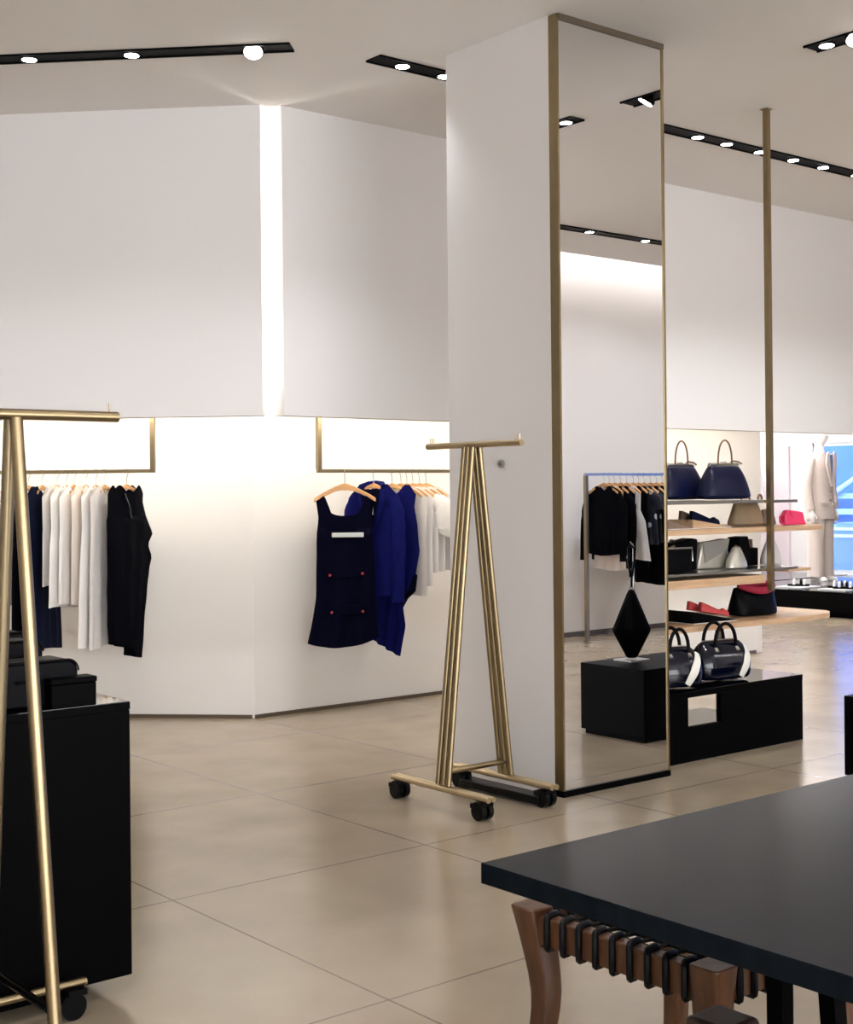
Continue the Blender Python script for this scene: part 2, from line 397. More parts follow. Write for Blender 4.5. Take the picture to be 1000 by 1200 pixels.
# light strips hidden in the recess (warm) and in the cove; none hangs from anything
def strip(name, label, mb, m):
    tag(mb.build(name, m, None, smooth=False), label, 'light strip')
strip('light_strip', 'warm light strip tucked behind the panel above the blue dresses', MB().box(5.15, 10.0, PY + .13, PY + .19, 2.03, 2.07), M['strip'])
strip('light_strip', 'warm light strip tucked behind the panel above the white garments', slab45(PS + .19, PS + .28, t_p - 5.5, 4.15 - 12.05 / 2, 2.03, 2.07), M['strip'])
strip('light_strip', 'white upright light strip behind the panel edge beside the glowing slit', MB().box(4.66, 4.72, PY + .13, PY + .17, 2.12, CEIL - .05), M['strip_slit'])
strip('light_strip', 'white upright light strip behind the angled panel beside the glowing slit', slab45(PS + .19, PS + .25, t_p - .12, t_p - .06, 2.12, CEIL - .05), M['strip_slit'])
strip('light_strip', 'added white light strip above the suited mannequin', MB().box(14.0, 14.06, 7.2, 13.6, 2.50, 2.54), M['strip_bay_fill'])  # this strip and the next are added to brighten the dark bay
strip('light_strip', 'added white light strip along the far wall of the display bay', MB().box(10.6, 16.2, 12.95, 13.0, 2.50, 2.54), M['strip_bay_fill'])
strip('light_strip', 'white strip light in the cove above the wall seen in the mirror', MB().box(7.6, 16.4, -.08, -.03, 3.98, 4.02), M['strip_cold'])

# ------------------------------------------------------------------ clothes
def make_hanger(loc, rz, label, group, sc=.42):
    t = thing('clothes_hanger', label, 'hanger', loc, rz, group)
    hk = [(0, .018 * cos(a), .018 * sin(a)) for a in [R(x) for x in (-40, -10, 20, 50, 90, 130, 160, 180, 200)]]
    hk += [(0, -.012, -.02), (0, -.003, -.035), (0, 0, -.05), (0, 0, -.085)]
    MB().tube(hk, .0028, 6).build('hook', M['steel'], t)
    pts = []; xs = [-.205, -.17, -.12, -.06, -.02, 0, .02, .06, .12, .17, .205]
    topz = [-.178, -.155, -.128, -.098, -.083, -.08, -.083, -.098, -.128, -.155, -.178]
    thk = [.026, .028, .030, .034, .042, .046, .042, .034, .030, .028, .026]
    mb = MB(); n = len(xs); vs = []
    for x, z, h in zip(xs, topz, thk):
        yw = .006 + .004 * abs(x) / .2
        bow = -.012 * (abs(x) / .2) ** 2; x *= sc; z = -.08 + (z + .08) * sc; h *= .8 if sc < 1 else 1
        vs += [(x, bow - yw, z), (x, bow + yw, z), (x, bow + yw, z - h), (x, bow - yw, z - h)]
    fs = [(0, 1, 2, 3), tuple((n - 1) * 4 + k for k in (3, 2, 1, 0))]
    for i in range(n - 1):
        for k in range(4):
            fs.append((i * 4 + k, (i + 1) * 4 + k, (i + 1) * 4 + (k + 1) % 4, i * 4 + (k + 1) % 4))
    mb.add(vs, fs).build('shoulder_bar', M['hanger'], t, bevel=.004)
    return t

def cloth(prof, ztop, zbot, depth, folds=(5, .012), seed=0, nx=44, nz=40, front_only=False, wr=.006):
    """prof: (z, xl, xr) ascending z; ztop(s), zbot(s) with s in -1..1; depth(z)"""
    mb = MB(); rnd = random.Random(seed); ph = rnd.random() * 6
    def grid(sg):
        vs = []
        for j in range(nz + 1):
            tt = j / nz
            for i in range(nx + 1):
                s = -cos(pi * i / nx)
                zt, zb = ztop(s), zbot(s)
                z = zt + (zb - zt) * tt
                xl, xr = interp(prof, z)
                x = (xl + xr) / 2 + s * (xr - xl) / 2
                e = max(0, 1 - s * s)
                y = sg * depth(z) * e ** .6
                fo = folds[1] * (tt ** 1.3) * e ** .4
                y += fo * sin(folds[0] * s * 2.2 + ph + sg) + wr * e ** .5 * noise.noise(Vector((x * 9 + seed, z * 5, sg * 3 + seed)))
                x += .5 * wr * noise.noise(Vector((z * 7 + seed, s * 2, 4 + seed)))
                vs.append((x, y, z))
        W = nx + 1
        fs = [(j * W + i, j * W + i + 1, (j + 1) * W + i + 1, (j + 1) * W + i) for j in range(nz) for i in range(nx)]
        if sg > 0: fs = [q[::-1] for q in fs]
        mb.add(vs, fs)
    grid(-1); grid(1)
    return mb

def shoulder(neck, sh, z0=-.076, slope=.088, scoop=.05, neckw=None):
    """ztop for sleeved/closed garment: neck scoop then sloping shoulder; s scaled to half width sh"""
    def f(s): return sum(g_(s + k * .045) for k in (-2, -1, 0, 1, 2)) / 5
    def g_(s):
        x = min(1, abs(s)) * sh
        if x < neck: return z0 - scoop * (1 - (x / neck) ** 2)
        return z0 - slope * (x - neck) / (sh - neck)
    return f
def bumpy(base, amp, k, seed=0):
    return lambda s: base + amp * sin(k * s + seed)

def sleeve(parent, side, pts, rad, m, seed=0, name='sleeve', flat=.6):
    mb = MB(); P = []
    for i, p in enumerate(pts):
        P.append((side * p[0], p[1], p[2]))
    # refine
    Q, Rr = [], []
    for (a, b, ra, rb) in zip(P, P[1:], rad, rad[1:]):
        for k in range(4):
            u = k / 4
            Q.append(tuple(x + (y - x) * u for x, y in zip(a, b)))
            Rr.append((ra + (rb - ra) * u) * (1 + .05 * sin(9 * len(Q) + seed)))
    Q.append(P[-1]); Rr.append(rad[-1])
    mb.tube(Q, Rr, 14, flat=flat, up=(0, 1, 0))
    return mb.build(name, m, parent)

def garment(name, label, cat, loc, rz, group):
    return thing(name, label, cat, loc, rz, group)

HG_R, HG_L, HG_M = 'wooden hangers on the rail of blue dresses', 'wooden hangers on the rail of white garments', 'wooden hangers on the mirrored rail'

def top_garment(loc, rz, name, label, cat, group, m, length, hw=.20, hem=None, sleeves=None, seed=0, depth=.022, scoop=.06, neck=.075, folds=(5, .012), flare=None, hem_amp=.01, skew=0.0, z0=-.076, slope=.088):
    g = garment(name, label, cat, loc, rz, group)
    hem = hem or hw
    prof = [(-length - .05, -hem + skew, hem + skew), (-length * .55, -(hw + hem) / 2 * .97 + skew * .4, (hw + hem) / 2 * .97 + skew * .4), (-.36, -hw * .95, hw * .95), (-.22, -hw * .98, hw * .98), (-.09, -hw, hw)]
    mb = cloth(prof, shoulder(neck, hw, z0=z0, slope=slope, scoop=scoop), bumpy(-length, hem_amp, 3, seed), lambda z: depth * (1.0 if z < -.3 else max(.75, (-.06 - z) / .24)), folds, seed, wr=.004)
    mb.build('bodice', m, g)
    if sleeves == 'long':
        for sd in (-1, 1):
            sleeve(g, sd, [(hw - .045, 0, -.215), (hw + .01, 0, -.32), (hw + .035, -.01, -.52), (hw + .04, -.03, -.86)], [.052, .062, .055, .044], m, seed, flat=.42)
    elif sleeves == 'short':
        for sd in (-1, 1):
            sleeve(g, sd, [(hw - .05, 0, -.20), (hw + .03, 0, -.27), (hw + .06, 0, -.36)], [.05, .07, .062], m, seed, flat=.26)
    elif sleeves == 'puff':
        for sd in (-1, 1):
            sleeve(g, sd, [(hw - .05, 0, -.19), (hw + .02, 0, -.24), (hw + .055, 0, -.32), (hw + .06, 0, -.40), (hw + .04, 0, -.44)], [.045, .075, .092, .085, .05], m, seed, flat=.26)
    return g

RY, RZ_ = 7.4, 1.658
# rails
def rail_frame(name, label, loc, rz, length, endpost, post_h):
    t = thing(name, label, 'clothes rail', loc, rz)
    MB().box(0, length, -.011, .011, -.0115, .0115).build('rail_bar', M['golddark'], t, smooth=False)
    MB().box(0, .03, -.015, .015, .0116, post_h).build('hanging_post', M['golddark'], t, smooth=False)
    MB().box(length - .03, length, -.015, .015, .0116, post_h).build('hanging_post', M['golddark'], t, smooth=False)
    MB().box(-.01, length, -.02, .02, post_h, post_h + .02).build('mounting_bar', M['golddark'], t, smooth=False)
    return t
rail_frame('hanging_rail', 'aged brass hanging rail carrying the blue dresses beside the pillar', (5.115, RY, RZ_ - .018), 0, 2.2, True, .55)
LA = (4.185, 12.05 - 4.185)
rail_frame('hanging_rail', 'aged brass hanging rail carrying the white and black garments', (LA[0], LA[1], 1.665 - .018), R(135), 2.6, True, .55)

# ---- right rail -----------------------------------------------------
GR = 'garments on the rail beside the pillar'
ZR = RZ_ - .018 + .0115 - .018 + .004
def hangR(x, rz, label, sc=.42): return make_hanger((x, RY, ZR), rz, label, HG_R, sc)
# 1 pinafore dress, facing the room
g = garment('pinafore_dress', 'sleeveless dark navy pinafore dress with scoop neck and red buttons', 'dress', (5.337, RY, ZR), R(-39), GR)
def ztop_d(s):
    a = abs(s)
    if a < .52: return -.295 + .02 * (a / .52) ** 3
    if a < .70: return -.275 + (a - .52) / .18 * .115
    return -.16 - (a - .70) * .12
prof = [(-1.18, -.268, .232), (-1.05, -.235, .215), (-.85, -.20, .20), (-.55, -.192, .192), (-.40, -.19, .19), (-.30, -.178, .178), (-.22, -.188, .188), (-.15, -.20, .20)]
cloth(prof, ztop_d, lambda s: -1.12 - .045 * (1 - s * s) + .02 * s, lambda z: .055 if z < -.4 else .03, (4, .014), 3, 64, 50).build('bodice', M['navy'], g)
MB().box(-.085, .125, -.072, -.060, -.435, -.405).build('chest_trim', M['label'], g, bevel=.003)
for px, pz in ((-.10, -.685), (.115, -.675), (-.09, -.93), (.115, -.925)):
    MB().tube([(px, -.045, pz), (px, -.072, pz)], .009, 14).build('button', M['red'], g)
for px, pz in ((0.01, -.64), (.015, -.885)):
    MB().box(px - .13, px + .12, -.064, -.058, pz - .06, pz).build('pocket_flap', M['navy'], g, bevel=.004)
hangR(5.337, R(-39), 'wooden hanger holding the sleeveless navy pinafore dress', 1.0)
# 2 blue jacket
g = garment('blue_jacket', 'royal blue single-breasted wool jacket with long sleeves, behind the pinafore dress', 'jacket', (5.578, RY, ZR), R(-60), GR)
hw = .168
prof = [(-.90, -.175, .175), (-.6, -.16, .16), (-.36, -.16, .16), (-.22, -.165, .165), (-.09, -.168, .168)]
cloth(prof, shoulder(.075, hw, z0=-.070, scoop=.13, slope=.085), lambda s: -.84 + .01 * s, lambda z: .06 * (1 if z < -.3 else max(.4, (-.06 - z) / .24)), (3, .008), 11).build('bodice', M['blue'], g)
for sd in (-1, 1):
    sleeve(g, sd, [(.125, 0, -.17), (.160, 0, -.27), (.178, -.015, -.5), (.182, -.035, -.88)], [.048, .058, .054, .045], M['blue'], 2)
for sd in (-1, 1):
    MB().prism_y([(sd * .02, -.42), (sd * .085, -.13), (sd * .115, -.115), (sd * .10, -.25), (sd * .075, -.30)][::sd], -.078, -.062).build('lapel', M['blue'], g, bevel=.004)
MB().tube([(-.085, -.03, -.105), (-.05, .03, -.085), (0, .045, -.08), (.05, .03, -.085), (.085, -.03, -.105)], .02, 10).build('collar', M['blue'], g)
MB().prism_y([(-.07, -.12), (.07, -.12), (.0, -.43)], -.070, -.060).build('dark_lining', M['navy'], g)
MB().box(-.006, .024, -.076, -.0705, -.29, -.17).build('neck_label', M['label'], g)
hangR(5.578, R(-60), 'wooden hanger holding the royal blue jacket')
# 3 draped blue dress
g = garment('draped_dress', 'sleeveless royal blue draped dress with uneven hem, behind the jacket', 'dress', (5.735, RY, ZR), R(-63), GR)
prof = [(-1.30, -.16, .04), (-1.05, -.19, .09), (-.93, -.15, .075), (-.80, -.16, .15), (-.55, -.185, .20), (-.36, -.18, .185), (-.24, -.18, .165), (-.10, -.19, .185)]
cloth(prof, shoulder(.11, .19, scoop=.10, slope=.085), lambda s: -1.20 - .06 * s, lambda z: .034 if z < -.3 else .026, (5, .014), 17, wr=.010).build('bodice', M['blue'], g)
MB().tube([(.02, -.02, -.80), (.08, -.03, -.88), (.15, -.015, -.80), (.17, 0, -.70)], [.03, .045, .04, .02], 12, flat=.6).build('hip_drape', M['navy'], g)
hangR(5.735, R(-63), 'wooden hanger holding the draped blue dress')
# 4.. white tops
whites = [(5.812, -64, 'white_blouse', 'long white cotton blouse hanging next to the draped blue dress', 'silvercloth', .84, .2, 'none', 21),
          (5.864, -64, 'white_blouse', 'white cotton blouse with short sleeves, second white one after the blue dress', 'white', .78, .2, 'none', 22),
          (5.916, -64, 'white_blouse', 'white blouse with billowing puffed sleeves showing beyond the blue dress', 'white', .70, .2, 'puff', 23),
          (5.975, -64, 'white_blouse', 'white cotton blouse hanging just behind the puff-sleeved one', 'white', .70, .2, 'short', 24),
          (6.034, -64, 'white_blouse', 'pale grey short blouse, last one on the rail beside the pillar', 'silvercloth', .69, .2, 'short', 25)]
for i, (x, rz, nm, lab, mm, ln, hw, sl, sd) in enumerate(whites):
    top_garment((x, RY, ZR), R(rz), nm, lab, 'blouse', GR, M[mm], ln, hw, .19, sl, sd, folds=(6, .005), depth=.018, z0=-.094, slope=.085)
    hangR(x, R(rz), f'wooden hanger of the white blouses, {O5[i]} after the blue dress', .8)

# ---- left rail -------------------------------------------------------
GL = 'garments on the rail along the angled wall'
ZL = 1.665 - .018 + .0115 - .018 + .004
def hangL(x, rz, label): return make_hanger((x, 12.05 - x, ZL), rz, label, HG_L)
left = [  # x, rz, name, label, cat, mat, length, hw, hem, sleeves
    (3.487, 24, 'white_shirt', 'white shirt on a wooden hanger behind the brass rack legs', 'shirt', 'white', .85, .20, .2, 'short'),
    (3.592, 36, 'navy_coat', 'long ink-black coat hanging behind the brass rack leg', 'coat', 'blackcloth', 1.14, .20, .22, None),
    (3.656, 36, 'navy_coat', 'long ink-blue crumpled coat hanging beside the white tops', 'coat', 'denim', 1.14, .20, .23, None),
    (3.728, 36, 'white_blouse', 'white sleeveless top with a grey side, next to the ink-blue coat', 'top', 'silvercloth', .72, .19, .19, None),
    (3.770, 36, 'white_blouse', 'bright white flared top, second from the ink-blue coat', 'top', 'white', .86, .20, .23, None),
    (3.807, 36, 'white_blouse', 'white top, third from the ink-blue coat', 'top', 'white', .84, .19, .21, None),
    (3.862, 36, 'white_dress', 'cream white straight dress, third from the black dress', 'dress', 'cream', .84, .19, .2, None),
    (3.908, 36, 'white_dress', 'long white cotton dress, second from the black dress', 'dress', 'white', 1.10, .19, .25, None),
    (3.948, 36, 'white_dress', 'long pale grey white pleated dress right beside the black dress', 'dress', 'silvercloth', 1.11, .19, .22, None),
]
for i, (x, rz, nm, lab, cat, mm, ln, hw, hem, sl) in enumerate(left):
    top_garment((x, 12.05 - x, ZL), R(rz), nm, lab, cat, GL, M[mm], ln, hw, hem, sl, 31 + i, folds=(7, .008), scoop=.07, neck=.085)
    hangL(x, R(rz), f'wooden hanger on the angled rail, {O5[len(left) - i - 1]} from the black dress')
# black dress at the end
g = garment('black_dress', 'long black crumpled dress, last garment on the angled rail', 'dress', (4.051, 7.999, ZL), R(20), GL)
prof = [(-1.25, -.155, .10), (-1.12, -.16, .12), (-.9, -.175, .145), (-.62, -.175, .195), (-.55, -.175, .225), (-.47, -.175, .19), (-.40, -.175, .235), (-.30, -.175, .18), (-.20, -.17, .15), (-.10, -.165, .155)]
cloth(prof, shoulder(.085, .165, scoop=.06, slope=.075), lambda s: -1.12 - .035 * s - (.045 if s > .15 else 0), lambda z: .06 if z < -.3 else .035, (5, .02), 41, wr=.014).build('bodice', M['blackcloth'], g)
MB().tube([(-.07, -.045, -.14), (-.045, -.06, -.22), (-.03, -.065, -.30)], .008, 8).build('neck_piping', M['patent'], g)
hangL(4.051, R(20), 'wooden hanger holding the long black crumpled dress')

# ---- mirrored rack -----------------------------------------------------
RMY, RMZ = .06, 1.652
t = thing('garment_rack', 'free-standing pale brass rail of black garments shown in the mirror', 'clothes rack', (9.74, RMY, 0))
MB().box(0, 2.1, -.012, .012, RMZ - .012, RMZ + .012).build('rail_bar', M['steel'], t, smooth=False)
for xx in (0, 2.07):
    MB().box(xx, xx + .035, -.0175, .0175, .012, RMZ - .0122).build('post', M['golddark'], t, smooth=False)
    MB().box(xx - .006, xx + .041, -.03, .03, 0, .012).build('foot_bar', M['golddark'], t, smooth=False)
ZM = RMZ + .012 - .018 + .004
GM = 'garments on the rail shown in the mirror'
mir = [
    (10.02, -90, 'black_jacket', 'black long-sleeved jacket, first on the rail in the mirror', 'jacket', 'blackcloth', .80, .23, .23, 'long'),
    (10.09, -90, 'cream_dress', 'cream slip dress peeking below the first black jacket in the mirror', 'dress', 'cream', .95, .19, .22, None),
    (10.17, -90, 'black_jacket', 'black jacket directly behind the first one in the mirror', 'jacket', 'blackcloth', .80, .21, .21, 'long'),
    (10.26, -90, 'black_blouse', 'ink-blue top behind the black jackets in the mirror', 'top', 'navy', .75, .20, .20, None),
    (10.35, -90, 'white_skirt', 'white flared dress halfway along the rail in the mirror', 'dress', 'white', .86, .19, .32, None),
    (10.45, -90, 'black_blouse', 'plain black sleeveless top behind the white flared dress in the mirror', 'top', 'blackcloth', .95, .19, .20, None),
    (10.53, -90, 'print_blouse', 'black blouse with pale blotches on the rail in the mirror', 'blouse', 'print', .72, .21, .27, 'short'),
    (10.61, -90, 'print_blouse', 'second blotch-printed blouse, deeper along the rail in the mirror', 'blouse', 'print', .70, .2, .26, 'short'),
    (10.71, -90, 'black_dress', 'long black dress after the printed blouses in the mirror', 'dress', 'blackcloth', 1.12, .21, .30, None),
    (10.80, -90, 'black_dress', 'second long black dress after the printed blouses in the mirror', 'dress', 'blackcloth', 1.12, .21, .30, None),
    (10.89, -90, 'navy_blouse', 'navy top beyond the long black dresses in the mirror', 'top', 'navy', .9, .21, .28, None),
    (10.98, -90, 'white_blouse', 'white top at the mirror frame end of the rail', 'top', 'white', .6, .2, .25, None),
]
for i, (x, rz, nm, lab, cat, mm, ln, hw, hem, sl) in enumerate(mir):
    top_garment((x, RMY, ZM), R(rz), nm, lab, cat, GM, M[mm], ln, hw, hem, sl, 61 + i, folds=(6, .008), z0=-.102, slope=.075)
    make_hanger((x, RMY, ZM), R(rz), f'wooden hanger on the rail in the mirror, {(O5 + ["twelfth"])[i]} from the post', HG_M, .95)

# ------------------------------------------------------------------ rolling rack in front of the pillar
RX, RYC = 4.335, 4.965
t = thing('rolling_rack', 'brass A-frame rolling garment rack standing against the white pillar', 'clothes rack', (RX, RYC, 0))
TOP = 1.722
MB().tube([(0, -.35, TOP), (0, .335, TOP)], .0155, 16).build('top_bar', M['goldlight'], t)
for y in (-.335, -.32, -.305, .285, .30, .315):
    MB().cyl((0.0, y, TOP + .012), (0.0, y, TOP + .04), .003, 8).build('peg', M['goldlight'], t)
for sx in (-1, 1):
    for k in (-1, 0, 1):
        MB().tube([(sx * .20, k * .038, .115), (sx * .022, k * .030, TOP - .012)], .0135, 12).build('leg', M['gold'], t)
    for oy in (-.015, .015):
        MB().tube([(sx * .20 + oy, -.34, .10), (sx * .20 + oy, .37, .10)], .0135, 12).build('foot_bar', M['goldlight'], t)
    for y in (-.29, .32):
        c = MB().cyl((sx * .20, y, .045), (sx * .20, y, .088), .012, 10)
        c.box(sx * .20 - .03, sx * .20 + .03, y - .03, y + .03, .068, .084)
        cc = c.build('caster', M['rubber'], t)
        for q in (-1, 1):
            MB().tube([(sx * .20 + q * .008, y + .012, .042), (sx * .20 + q * .034, y + .012, .042)], .0415, 20).build('wheel', M['rubber'], cc)
        MB().box(sx * .20 - .035, sx * .20 + .035, y + .02, y + .062, .05, .075).build('brake_pedal', M['rubber'], cc, bevel=.005)
MB().tube([(-.19, 0, .175), (.19, 0, .175)], .014, 12).build('cross_bar', M['gold'], t)
MB().box(.155, .245, -.27, .30, .012, .05).build('base_rail', M['rubber'], t, bevel=.006)

# ------------------------------------------------------------------ near brass rack at the left
t = thing('clothes_stand', 'tall brass A-frame garment stand in front of the black cabinet', 'clothes rack', (1.44, 3.485, 0))
MB().tube([(-.42, 0, 1.714), (.30, 0, 1.714)], .0145, 18).build('top_bar', M['gold'], t)
for x in (-.36, .275):
    MB().cyl((x, 0, 1.726), (x, 0, 1.752), .0025, 8).build('peg', M['gold'], t)
for sy in (-1, 1):
    MB().tube([(.012 if sy < 0 else -.0, sy * .205, .11), (0, sy * .018, 1.703)], .0175, 16).build('leg', M['gold'] if sy < 0 else M['golddark'], t)
    fe = .285 if sy > 0 else .11
    MB().tube([(-.38, sy * .205, .10), (fe, sy * .205, .10)], .012, 12).build('foot_bar', M['gold'], t)
    for x in (-.33, fe - .035):
        c = MB().cyl((x, sy * .205, .05), (x, sy * .205, .088), .012, 10)
        c.box(x - .028, x + .028, sy * .205 - .026, sy * .205 + .026, .07, .086)
        cc = c.build('caster', M['rubber'], t)
        MB().tube([(x - .01, sy * .205 - .02, .04), (x - .01, sy * .205 + .02, .04)], .039, 20).build('wheel', M['rubber'], cc)
MB().tube([(0, -.19, .2), (0, .19, .2)], .011, 10).build('cross_bar', M['rubber'], t)

# ------------------------------------------------------------------ black cabinet and the cases on it
t = thing('black_cabinet', 'tall black cabinet with polished top behind the brass stand', 'cabinet', (1.905, 3.752, 0))
MB().box(-1.6, 0, 0, .62, .06, .855).build('body', M['black'], t, smooth=False, bevel=.004)
MB().box(-1.6, 0, 0, .62, .8555, .8775).build('top_slab', M['black'], t, smooth=False)
MB().box(-1.598, -.002, .002, .618, .8776, .88).build('polished_sheet', M['blackgloss'], t, smooth=False)
MB().box(-1.45, -.16, .12, .5, 0, .0595).build('plinth_base', M['black'], t, smooth=False)
def round_case(name, label, loc, rz, hw, hd, h, rad, piping):
    t = thing(name, label, 'bag', loc, rz, 'black cases on the cabinet')
    pts = [(-hw, .002)]
    for k in range(9):
        a = pi - k * pi / 16; pts.append((-hw + rad + rad * cos(a), h - rad + rad * sin(a)))
    for k in range(9):
        a = pi / 2 - k * pi / 16; pts.append((hw - rad + rad * cos(a), h - rad + rad * sin(a)))
    pts.append((hw, .002))
    MB().prism_y(pts, -hd, hd).build('body', M['blackleather'], t, bevel=.008)
    if piping:
        pp = [(x, -hd - .001, z) for x, z in pts[1:-1]]
        MB().tube(pp, .003, 6).build('piping', M['blackleather'], t)
    MB().box(-.03, .03, -hd - .006, -hd, h * .55, h * .62).build('clasp', M['black'], t, bevel=.002)
    return t
round_case('leather_case', 'largest black rounded leather case at the front of the cabinet top', (1.60, 3.875, .88), 0, .165, .07, .135, .035, True)
round_case('leather_case', 'black rounded leather case with pale piping behind the largest one', (1.60, 4.08, .88), 0, .15, .06, .175, .035, True)
round_case('leather_case', 'black leather case at the rear edge of the cabinet top', (1.64, 4.26, .88), 0, .145, .06, .185, .035, True)
t = thing('black_box', 'small black box beside the leather cases on the cabinet', 'box', (1.735, 3.79, .88), 0)
MB().box(-.075, .065, -.032, .035, 0, .068).build('body', M['black'], t, bevel=.003)
MB().box(-.077, .067, -.034, .034, .0682, .085).build('lid', M['black'], t, bevel=.003)

# ------------------------------------------------------------------ table and stools
t = thing('display_table', 'large dark slate-topped display table with the wooden stool beneath', 'table', (1.827, 2.078, 0))
MB().box(0, 2.6, -1.35, 0, .708, .75).build('tabletop', M['slate'], t, smooth=False, bevel=.002)
for (x, y), (x2, y2) in (((.503, -.353), (.503, -.353)), ((.60, -.445), (.565, -.415)), ((.503, -1.0), (.503, -1.0)), ((2.1, -.353), (2.1, -.353)), ((2.1, -1.0), (2.1, -1.0))):
    MB().add([(a + dx, b + dy, z) for a, b, z in ((x, y, 0), (x2, y2, .7075)) for dx, dy in ((-.019, -.019), (.019, -.019), (.019, .019), (-.019, .019))],
             [(3, 2, 1, 0), (4, 5, 6, 7), (0, 1, 5, 4), (1, 2, 6, 5), (2, 3, 7, 6), (3, 0, 4, 7)]).build('leg', M['black'], t, smooth=False)
MB().box(.523, 2.08, -.365, -.34, .65, .7075).build('apron', M['black'], t, smooth=False)
MB().box(.523, 2.08, -1.012, -.988, .65, .7075).build('apron', M['black'], t, smooth=False)

def stool(label, loc, W, D, wood, group=None):
    """W along x, D along y (positive towards the wall); corner at loc"""
    t = thing('woven_stool', label, 'stool', loc, 0, group)
    H = .50
    for sx, x in ((-1, .028), (1, W - .028)):
        for sy, y in ((-1, .028), (1, D - .028)):
            secs = []
            for k in range(13):
                u = k / 12; z = H * (1 - u)
                off = .0 - .028 * sin(min(1, u / .62) * pi / 2) + .075 * max(0, u - .38) ** 1.6 * 1.6
                w = .040 - .014 * sin(min(1, u * 1.3) * pi / 2)
                w = max(w, .022)
                secs.append((z, w, w, x + sx * off, y + sy * off))
            MB().loft(secs, 16, exp=6).build('leg', wood, t, bevel=.004)
    zr = H - .065
    rails = [((.07, .03), (W - .07, .03)), ((.07, D - .03), (W - .07, D - .03)), ((.03, .07), (.03, D - .07)), ((W - .03, .07), (W - .03, D - .07))]
    for a, b in rails:
        alongx = abs(a[0] - b[0]) > abs(a[1] - b[1])
        mb = MB()
        if alongx: mb.box(a[0], b[0], a[1] - .021, a[1] + .021, zr - .018, zr + .05)
        else: mb.box(a[0] - .021, a[0] + .021, a[1], b[1], zr - .018, zr + .05)
        rl = mb.build('seat_rail', wood, t, bevel=.004)
        n = 9
        for k in range(n):
            u = (k + .5) / n
            cx, cy = a[0] + (b[0] - a[0]) * u, a[1] + (b[1] - a[1]) * u
            pts = []
            for q in range(16):
                an = 2 * pi * q / 16
                c_, s_ = cos(an), sin(an)
                ex = math.copysign(abs(c_) ** .45, c_) * .027; ez = math.copysign(abs(s_) ** .45, s_) * .040
                sl = .010 * c_
                pts.append((cx + sl, cy + ex, zr + .016 + ez) if alongx else (cx + ex, cy + sl, zr + .016 + ez))
            MB().tube(pts, .0085, 8, closed=True).build('cord_wrap', M['cord'], rl)
    mb = MB()
    for k in range(9):
        y = .07 + (D - .14) * (k + .5) / 9
        mb.tube([(.05, y, zr + .03), (W * .3, y, zr + .022), (W * .7, y, zr + .022), (W - .05, y, zr + .03)], .006, 6)
    for k in range(9):
        x = .07 + (W - .14) * (k + .5) / 9
        mb.tube([(x, .05, zr + .033), (x, D * .3, zr + .026), (x, D * .7, zr + .026), (x, D - .05, zr + .033)], .006, 6)
    mb.build('woven_seat_mesh', M['cord'], t)
    return t
stool('walnut saber-legged stool with black cord wrapped seat rails under the slate table', (2.255, 1.83, 0), .58, .61, M['walnut'], None)
t = thing('wooden_pedestal', 'dark wooden pedestal with chamfered top in front of the stool under the slate table', 'pedestal', (2.07, 1.665, 0))
MB().loft([(.05, .04, .04), (.45, .04, .04)], 4, exp=1.0).move(Matrix.Rotation(R(45), 4, 'Z')).build('post', M['darkwalnut'], t, smooth=False)
MB().box(-.052, .052, -.052, .052, .4505, .50).build('top_block', M['darkwalnut'], t, bevel=.012)
MB().box(-.075, .075, -.075, .075, 0, .0495).build('foot_block', M['darkwalnut'], t, bevel=.008)

# ------------------------------------------------------------------ bench with notch + patent bags
t = thing('display_bench', 'low black bench with an open notch, carrying the patent bags', 'bench', (5.55, 4.925, 0))
MB().box(0, .91, .031, .40, 0, .19).build('inner_shelf', M['blackgloss'], t, smooth=False)
MB().prism_y([(0, 0), (1.35, 0), (1.35, .352), (.587, .352), (.587, .19), (.307, .19), (.307, .352), (0, .352)], 0, .03).build('front_panel', M['black'], t, smooth=False)
MB().box(1.32, 1.35, .0305, .40, 0, .352).build('end_panel', M['black'], t, smooth=False)
MB().box(0, 1.352, 0, .40, .3525, .386).build('top_slab', M['black'], t, smooth=False)
MB().box(.002, 1.35, .002, .398, .3861, .388).build('polished_sheet', M['blackgloss'], t, smooth=False)

